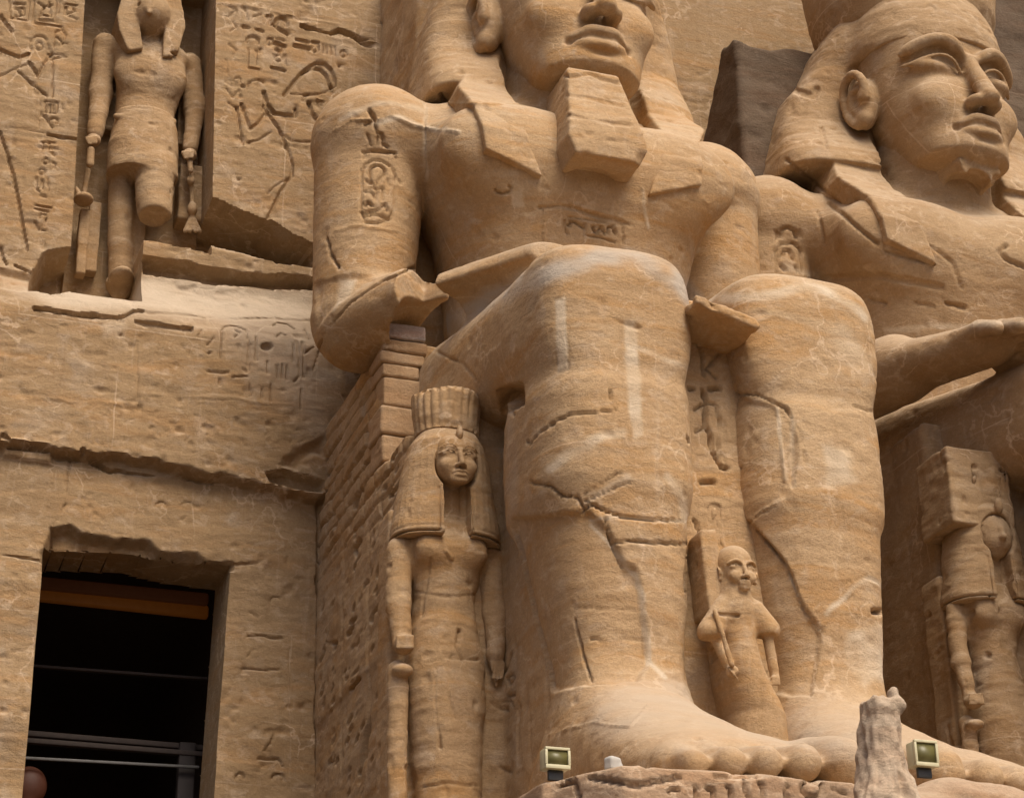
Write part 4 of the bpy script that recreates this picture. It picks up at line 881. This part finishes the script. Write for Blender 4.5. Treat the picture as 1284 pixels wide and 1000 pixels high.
S.add(loft([(4.4, sp(1118, 1000)[0], .32, Ys-.1, Ys+.55), (sp(1118, 1000)[2], sp(1125, 1000)[0], .30, Ys-.05, Ys+.5), (sp(1118, 960)[2], sp(1121, 960)[0], .215, Ys, Ys+.45), (sp(1118, 920)[2], sp(1117, 920)[0], .18, Ys+.02, Ys+.4), (sp(1118, 872)[2], sp(1115, 872)[0], .165, Ys+.05, Ys+.35)], n=2.6, cap=.03), 0)
S.add(cone(sp(1124, 885, Ys+.15), sp(1120, 868, Ys+.15), .09, .06), .04)
S.cut(ell(sp(1110, 866, Ys+.1), (.05, .3, .09)), .03); S.cut(ell(sp(1142, 874, Ys+.1), (.08, .4, .14)), .03); S.cut(ell(sp(1093, 920, Ys), (.05, .3, .2)), .03)
def splinter(V, N):
    Q = V*np.array([1, 1, .22]); return .03*vnoise(Q, 9.0)+.022*vnoise(Q+7, 22.0)+.02*vnoise(V, 12.0)-np.clip(vnoise(V*np.array([1, 1, .3])+40, 8.0)-.3, 0, 1)*.10
o = sculpt('broken_statue_stump', S, .014, M_STUMP, rough=.3, seed=60, post=splinter); tag(o, 'weathered grey and pink broken stone stump standing before the pedestal', 'rock stump')
S = Solid()
for u, v, r in ((1190, 985, .35), (1250, 990, .4), (1150, 1000, .3)): S.add(ell(at(u, v, 16.85)-[0, 0, r*.55], (r*1.2, .3, r*.62)), .15)
o = sculpt('fallen_rock', S, .03, M_ROUGH, rough=2.2, seed=66); tag(o, 'pinkish broken rock lying beside the grey stump at the pedestal edge', 'rock')
c = at(768, 950, 17.55); S = Solid(); S.add(box((c[0], c[1], 6.71), (.075, .06, .065), .03, .4), 0); S.add(ell((c[0]+.06, c[1], 6.68), (.06, .05, .06)), .02); S.cut(ell((c[0]+.03, c[1]-.1, 6.79), (.03, .05, .03)), .01)
o = sculpt('white_stone', S, .012, plain('white_limestone', (.62, .59, .54), .9), rough=1.6); tag(o, 'small white stone lying on the pedestal by the foot', 'stone')
M_CREAM = plain('cream_enamel', (.72, .66, .42), .45); M_LENS = plain('olive_lamp_glass', (.17, .15, .05), .4); M_STEEL = plain('dark_bracket_steel', (.08, .08, .08), .5, metal=.6)
def flood(label, u, v, Y, w, h):
    c = at(u, v, Y); r = thing('floodlight', label, 'floodlight', tuple(c), 'floodlights on the pedestal'); x, z = c[0], c[2]
    boxm('housing', x-w, x+w, Y+.02, Y+.16, z-h, z+h, M_CREAM, r, .015)
    t = .022
    for n_, (a, b_, c_, d_) in (('frame_bar', (x-w, x+w, z+h-t, z+h+.004)), ('frame_bar', (x-w, x+w, z-h-.004, z-h+t*1.6)), ('frame_bar', (x-w-.004, x-w+t, z-h+t*1.6, z+h-t)), ('frame_bar', (x+w-t, x+w+.004, z-h+t*1.6, z+h-t))):
        boxm(n_, a, b_, Y-.02, Y+.018, c_, d_, M_CREAM, r, .004)
    boxm('lens', x-w+t, x+w-t, Y-.003, Y+.017, z-h+t*1.6, z+h-t, M_LENS, r)
    boxm('bracket', x-w*.6, x+w*.6, Y+.05, Y+.09, z-h-.10, z-h-.004, M_STEEL, r, .004)
    return r
flood('small cream floodlight on the broken left corner of the pedestal', 699, 950, 17.9, .125, .10)
flood('small cream floodlight standing beside the grey rock stump', 1161, 944, 17.0, .125, .125)

# ------------------------------------------------------------------ the two colossi
def throne_marks():
    m = []; r = random.Random(11)
    for p in ([(452, 615), (446, 635)], [(451, 676), (444, 688), (447, 694)], [(480, 700), (474, 712), (472, 722)], [(474, 760), (468, 768), (465, 778)], [(442, 786), (436, 796)], [(408, 805), (420, 806)], [(406, 815), (400, 830)], [(450, 838), (436, 852)], [(452, 850), (440, 864)], [(440, 780), (446, 776)], [(486, 750), (487, 753)], [(497, 613), (488, 622)], [(497, 566), (492, 576)], [(478, 568), (474, 576)], [(488, 590), (484, 598)], [(462, 900), (450, 980)], [(406, 862), (402, 872)], [(480, 810), (488, 814)], [(440, 850), (450, 836)]):
        m.append(dict(p=p, w=2.2, d=.11, wob=.6, y=(24, 30)))
    for k in range(170):
        u = r.uniform(398, 500); v = r.uniform(575, 990)
        if r.random() < (v-575)/700: continue
        l = r.uniform(3, 9); m.append(dict(p=[(u, v), (u-l*.45, v+l)], w=1.5, d=r.uniform(.04, .09), wob=.5, y=(24, 30)))
    for u0, u1 in ((463, 460), (430, 428), (492, 488)): m.append(dict(p=[(u0, 620), (u1, 980)], w=1.8, d=.02, wob=1.5, y=(24, 30)))
    # carved signs on the rock between the shins
    for p, w, d in (([(877, 425), (880, 450), (882, 470)], 2.4, .05), ([(903, 443), (885, 462), (898, 474)], 2.4, .04), ([(864, 487), (868, 488)], 4, .06), ([(889, 488), (900, 488)], 4.5, .07), ([(881, 490), (884, 505), (884, 530), (890, 545), (893, 565), (903, 585), (912, 587)], 3.4, .10),
                    ([(871, 514), (880, 508)], 3, .05), ([(873, 541), (884, 535)], 3, .05), ([(886, 505), (896, 508), (901, 525), (902, 575)], 2.2, .04), ([(879, 604), (895, 605)], 4.5, .06), ([(891, 652), (889, 640), (894, 633), (901, 636), (902, 646), (895, 655), (898, 668), (903, 686)], 2.6, .05), ([(871, 650), (877, 668), (884, 684)], 2.6, .05), ([(908, 520), (908, 580)], 1.8, .02)):
        m.append(dict(p=p, w=w*.8, d=d*1.8, y=(20, 24.2)))
    for p, w, d in (([(640, 820), (636, 835), (628, 846)], 2.4, .05), ([(646, 850), (640, 858), (636, 850), (642, 846), (646, 850)], 2.2, .04), ([(638, 872), (646, 871)], 3.2, .05), ([(620, 884), (628, 888), (636, 889)], 3, .045), ([(616, 880), (640, 878), (644, 884)], 2, .03), ([(651, 880), (650, 960)], 1.8, .02), ([(625, 960), (640, 968), (641, 955)], 2.6, .04),
                    ([(665, 880), (666, 960)], 1.6, .015), ([(688, 795), (690, 799)], 4, -.03), ([(652, 560), (654, 700)], 2, .03), ([(660, 560), (664, 660), (680, 790), (700, 900)], 2.2, .04)):
        m.append(dict(p=p, w=w, d=d, y=(22.2, 24.5)))
    return m
LEG = (20, 22.4)
mk1 = dict(
 body=[dict(p=p, w=w*(.62 if wb else .8), d=d*(.85 if wb else 1.25), y=y, wob=wb) for p, w, d, y, wb in (
    ([(453, 262), (453, 218), (457, 206), (467, 201), (480, 202), (491, 209), (496, 220), (495, 262), (489, 275), (470, 280), (458, 278), (453, 266)], 2.2, .04, (24, 27), 0),
    ([(464, 220), (464, 213), (468, 208), (475, 207), (482, 212), (483, 219)], 2.8, .055, (24, 27), 0), ([(461, 218), (470, 236), (474, 228), (482, 218)], 2, .03, (24, 27), 0), ([(463, 237), (479, 236)], 2, .03, (24, 27), 0),
    ([(480, 236), (480, 250)], 2.4, .04, (24, 27), 0), ([(460, 226), (464, 230)], 4, .045, (24, 27), 0), ([(472, 240), (470, 250)], 2.6, .035, (24, 27), 0), ([(458, 241), (466, 240), (468, 246)], 2.4, .035, (24, 27), 0), ([(457, 258), (461, 254), (466, 257)], 3.2, .05, (24, 27), 0),
    ([(457, 266), (475, 263), (483, 255), (487, 264)], 2.4, .04, (24, 27), 0), ([(457, 271), (470, 268), (490, 274)], 2.4, .04, (24, 27), 0), ([(486, 225), (488, 232)], 2.6, .03, (24, 27), 0),
    ([(454, 190), (470, 189), (496, 192)], 2.8, .055, (24, 27), 0), ([(455, 198), (457, 192)], 2.2, .03, (24, 27), 0), ([(497, 198), (494, 193)], 2.2, .03, (24, 27), 0),
    ([(463, 138), (470, 150)], 4.5, .08, (24, 27.5), 0), ([(457, 157), (463, 153)], 2.6, .04, (24, 27), 0), ([(470, 157), (473, 166), (479, 168), (481, 182), (486, 184)], 3, .05, (24, 27), 0), ([(460, 168), (464, 181)], 2.4, .035, (24, 27), 0), ([(473, 170), (473, 181)], 2.2, .03, (24, 27), 0),
    ([(500, 226), (503, 230)], 2, .03, (24, 27), 0),
    # blocks of the restored shoulder
    ([(533, 108), (533, 200), (532, 225)], 2, .025, (23.5, 27), 1), ([(412, 168), (440, 150), (470, 150), (490, 145), (520, 158), (575, 166)], 2.5, -.03, (23.5, 27.2), 1),
    ([(420, 290), (450, 282), (500, 290)], 2, -.02, (24, 27), 1), ([(410, 300), (414, 320), (424, 335)], 2.6, .06, (24, 27), 1), ([(405, 420), (440, 380), (480, 350), (520, 335)], 3, .07, (23, 27), 1.5),
    ([(398, 440), (404, 425)], 3, .06, (24, 27), 1),
    # breast
    (arc(630, 237, 10, 6, -40, 180, 8), 2.4, .035, (23.5, 25), 0), (arc(748, 286, 5, 3, 0, 360, 8), 2.2, .02, (23.5, 25), 0),
    ([(708, 276), (709, 290), (712, 294)], 2, .03, (23.4, 25), 0), ([(712, 272), (745, 276), (780, 282), (782, 306)], 2, .025, (23.4, 25), 0), ([(713, 283), (716, 278), (722, 279), (731, 285)], 3, .06, (23.4, 25), 0), ([(733, 281), (733, 296)], 2.4, .04, (23.4, 25), 0),
    ([(744, 284), (746, 291)], 3, .055, (23.4, 25), 0), ([(750, 292), (754, 284), (758, 293)], 2.4, .045, (23.4, 25), 0), ([(762, 291), (763, 285), (769, 284), (771, 293)], 3, .06, (23.4, 25), 0), ([(737, 295), (752, 298), (771, 303)], 2, .03, (23.4, 25), 0),
    ([(678, 260), (700, 258), (745, 268), (790, 282)], 4, .03, (23.4, 25), 1.5), ([(682, 185), (682, 300)], 1.6, -.015, (23.4, 25), 1), ([(805, 235), (809, 262), (812, 285)], 2, -.02, (23.4, 25), 1),
    # shins: cracks, spalls, patched seams
    ([(660, 553), (666, 555), (675, 545), (692, 530), (712, 520), (772, 514)], 2.8, .07, LEG, 1.5), ([(655, 600), (672, 606), (690, 610), (704, 622), (722, 622), (730, 636)], 2.2, .05, LEG, 1.5), ([(725, 640), (740, 632), (780, 648), (865, 655)], 2.4, .05, LEG, 1.5),
    ([(730, 620), (760, 602), (778, 592)], 2, .03, LEG, 1), ([(733, 628), (770, 612), (790, 604)], 2, .03, LEG, 1), ([(765, 490), (766, 500)], 2.6, .05, LEG, 0), ([(862, 548), (864, 554)], 2.6, .05, LEG, 0), ([(696, 375), (710, 372), (713, 462), (698, 466), (696, 375)], 1.8, .02, LEG, .6),
    ([(742, 395), (770, 402), (800, 410)], 5, .03, LEG, 2), ([(770, 678), (865, 682)], 2.2, .04, LEG, 1), ([(758, 650), (766, 676), (782, 710)], 2.4, .05, LEG, 1), ([(715, 760), (800, 764)], 3, .02, LEG, 2), ([(740, 800), (812, 802)], 3, .03, LEG, 2), ([(715, 775), (725, 815), (738, 850)], 2.5, .04, LEG, 1.5),
    ([(690, 920), (745, 905), (790, 912), (812, 885)], 2, -.02, (19, 22.5), 1), ([(862, 680), (860, 730), (868, 780), (864, 840)], 2.2, .03, LEG, 1),
    ([(918, 494), (950, 495), (985, 510), (1003, 540), (1012, 585)], 2.6, .05, LEG, 1.5), ([(975, 512), (980, 560), (984, 600)], 3, -.03, LEG, 1), ([(988, 512), (996, 560), (994, 610)], 3, .03, LEG, 1), ([(920, 590), (940, 575), (950, 568)], 2, .04, LEG, 1),
    ([(938, 652), (960, 680), (985, 705), (1010, 765), (1032, 792)], 3, .06, LEG, 1.5), ([(912, 690), (935, 655), (975, 635)], 4, .04, LEG, 2), ([(1070, 508), (1100, 518)], 2, .03, LEG, 1), ([(1040, 575), (1062, 576), (1062, 560)], 2, .03, LEG, 1), ([(1096, 766), (1104, 767)], 6, .12, LEG, 0),
    ([(1060, 730), (1085, 722), (1105, 732)], 2, .02, LEG, 1.5), ([(1030, 790), (1045, 770), (1070, 745)], 2, .02, LEG, 1.5),
    ([(545, 440), (580, 455), (600, 480)], 2.4, .03, (21, 25), 1), ([(640, 515), (645, 520)], 3, .06, (21, 25), 1))]
 + [dict(p=p, w=w, d=d, y=y, wob=3, fill=True) for p, w, d, y in (
    ([(640, 650), (735, 640), (760, 660), (785, 705), (800, 712), (806, 745), (816, 830), (800, 850), (640, 870)], 4, .07, LEG), ([(905, 640), (938, 652), (985, 705), (1010, 765), (1030, 795), (1020, 870), (900, 870)], 4, .06, LEG),
    ([(912, 494), (985, 512), (1005, 560), (990, 620), (940, 650), (905, 650)], 4, .04, LEG), ([(860, 690), (862, 850), (900, 870), (900, 690)], 4, .05, LEG),
    ([(625, 490), (650, 485), (652, 505), (632, 515)], 10, .25, (21, 24.5)), ([(395, 355), (440, 345), (470, 350), (420, 385), (398, 410)], 5, .04, (24, 27.5)))],
 nemes=[dict(p=p, w=w, d=d, y=y) for p, w, d, y in (([(553, 118), (570, 150), (578, 160)], 3, .06, (23, 26)), ([(583, 150), (600, 180)], 2.4, .03, (23, 26)), ([(562, 130), (660, 132)], 2, -.02, (23, 26)), ([(497, 90), (500, 100)], 3, .04, (23, 27)))],
 beard=[dict(p=p, w=2.6, d=d, wob=1.5) for p, d in (([(702, 95), (740, 92), (775, 104)], .04), ([(715, 145), (750, 152), (790, 158)], .02), ([(712, 120), (740, 124), (780, 132)], .015), ([(725, 172), (760, 176), (800, 180)], .015))],
 throne=throne_marks(),
 pale=[dict(p=p, w=w, y=y, wob=wb, fill=fl, a=a) for p, w, y, wb, fl, a in (
    ([(697, 376), (710, 373), (712, 462), (699, 465)], 3, LEG, 1.5, True, .85), ([(783, 402), (797, 402), (800, 450), (806, 500), (808, 548), (795, 552), (788, 500), (783, 450)], 4, LEG, 3, True, .9),
    ([(690, 585), (720, 560), (755, 545), (778, 542)], 9, LEG, 4, False, .8), ([(835, 600), (850, 620), (862, 650)], 9, LEG, 5, False, .6), ([(735, 630), (765, 610), (785, 600)], 7, LEG, 3, False, .6), ([(740, 650), (800, 648), (865, 655)], 3, LEG, 2, False, .6),
    ([(785, 705), (800, 720), (806, 745), (816, 830), (835, 850)], 4, LEG, 2, False, .8), ([(740, 655), (765, 680), (785, 705)], 3, LEG, 2, False, .7), ([(800, 435), (860, 462), (870, 475)], 5, LEG, 3, False, .6), ([(866, 690), (862, 730), (866, 840)], 3, LEG, 2, False, .5),
    ([(1040, 770), (1065, 735), (1090, 725), (1108, 735)], 5, LEG, 4, False, .8), ([(1065, 790), (1110, 780), (1112, 850), (1085, 860), (1062, 830)], 10, LEG, 6, True, .8), ([(975, 510), (984, 600)], 4, LEG, 3, False, .7), ([(995, 520), (994, 610)], 4, LEG, 3, False, .5), ([(985, 705), (1010, 765)], 3, LEG, 2, False, .6), ([(1030, 560), (1065, 560), (1070, 600), (1040, 610)], 9, LEG, 6, True, .6), ([(1050, 420), (1090, 470)], 16, LEG, 6, False, .35),
    ([(640, 240), (655, 238), (658, 260), (642, 260)], 4, (23, 25), 2, True, .9), ([(532, 110), (534, 225)], 4, (23, 27), 2, False, .5), ([(425, 150), (470, 130), (490, 128), (530, 138)], 5, (23, 28), 2, False, .6), ([(470, 155), (500, 148), (530, 160), (575, 166)], 5, (23, 27), 2, False, .7), ([(425, 350), (445, 352), (436, 375), (420, 392)], 6, (23, 27), 3, True, .9), ([(807, 240), (812, 285)], 3, (23, 25), 2, False, .7),
    ([(870, 380), (900, 375), (950, 370), (1010, 362), (1060, 372), (1085, 395)], 9, (19, 24), 4, False, .7))],
 grey=[dict(p=p, w=w, y=y, wob=3, a=a) for p, w, y, a in (([(545, 420), (600, 385), (640, 360), (690, 340), (750, 322), (800, 325), (840, 342), (866, 372)], 17, (20, 26), .95), ([(760, 900), (860, 870), (960, 900), (1080, 935)], 40, (17, 21), .55), ([(640, 520), (645, 700)], 10, (21, 24), .4))],
)
def masonry(V, N):
    """Coursed repair masonry on the upper flank of the throne."""
    f = (N[:, 0] < -.6) & (V[:, 1] > 24.0) & (V[:, 2] > 11.2)
    lim = 11.9+.35*(V[:, 1]-24.5)*0+.5*vnoise(V, .8)
    z = V[:, 2]+.03*vnoise(V, 1.5)+.015*vnoise(V+9, 6.0); c = z/.27; k = np.floor(c); t = np.abs(c-k-.5)
    y = V[:, 1]/.62+.5*(k % 2)+.37*np.sin(k*7.1); tj = np.abs(y-np.floor(y)-.5)
    g = np.clip((t-.36)/.08, 0, 1); j = np.clip((tj-.45)/.03, 0, 1)
    a = np.clip((V[:, 2]-lim)/.9, 0, 1)*f*np.clip(.75+.6*vnoise(V+3, 2.5), 0, 1)
    blk = .03*(_T[(k.astype(int)) & 63, np.floor(y).astype(int) & 63, 3])
    return -a*(np.maximum(g*.10, j*.06)) + a*blk
colossus('colossus', 'seated colossus with a long false beard and a broken right forearm, nearer the doorway', (0, 0, 0), M_STATUE, True, .028, .024, 0.0, mk1, 0.0, True)
ST2 = (26.5, 30)
mk2 = dict(body=[dict(p=p, w=w, d=d, y=(24, 29)) for p, w, d in (([(978, 296), (980, 288), (988, 285), (996, 289), (998, 297)], 3, .06), ([(973, 290), (973, 300)], 2.2, .04), ([(1003, 288), (1003, 297)], 2.2, .04),
    ([(973, 342), (973, 315), (980, 306), (995, 305), (1004, 314), (1006, 342)], 2.4, .05), ([(980, 322), (983, 314), (990, 314), (994, 325)], 3, .06), ([(979, 333), (984, 338)], 4, .06), ([(998, 335), (1000, 341)], 3, .04),
    ([(1025, 265), (1030, 285), (1033, 305)], 2.6, .04), ([(1090, 375), (1110, 380)], 3, .04), ([(1186, 380), (1210, 386)], 3.4, .06), ([(1148, 380), (1170, 384)], 3, .03), ([(1140, 300), (1170, 310), (1195, 330), (1205, 360)], 3, .03), ([(1030, 350), (1100, 345), (1180, 360)], 6, .04),
    ([(1284, 335), (1262, 325), (1254, 315), (1262, 308)], 3.6, .07))]
 +[dict(p=[(1040, 255), (1075, 285), (1100, 305)], w=3.4, d=.06, y=(23, 29)), dict(p=[(1110, 315), (1160, 328)], w=3, d=.04, y=(23, 29))],
 nemes=[dict(p=p, w=w, d=d) for p, w, d in (([(1030, 160), (1036, 185)], 3, .04), ([(985, 200), (1040, 245), (1075, 280)], 3, .05), ([(1000, 68), (1022, 60)], 4, .08), ([(1000, 115), (1020, 120), (1024, 112)], 6, .05))],
 pale=[dict(p=[(985, 335), (1040, 350)], w=6, a=.5), dict(p=[(1110, 412), (1180, 410), (1284, 403)], w=5, a=.6), dict(p=[(1215, 160), (1205, 200)], w=6, a=.3)])
colossus('colossus', 'beardless seated colossus with a cartouche on the upper arm, behind the near colossus', (6.95, .8, .12), M_FAR, False, .036, .026, 0.2, mk2, 20.0, low=(1.1, -.7, 0), wing=1.22)
# darker cliff behind the second colossus
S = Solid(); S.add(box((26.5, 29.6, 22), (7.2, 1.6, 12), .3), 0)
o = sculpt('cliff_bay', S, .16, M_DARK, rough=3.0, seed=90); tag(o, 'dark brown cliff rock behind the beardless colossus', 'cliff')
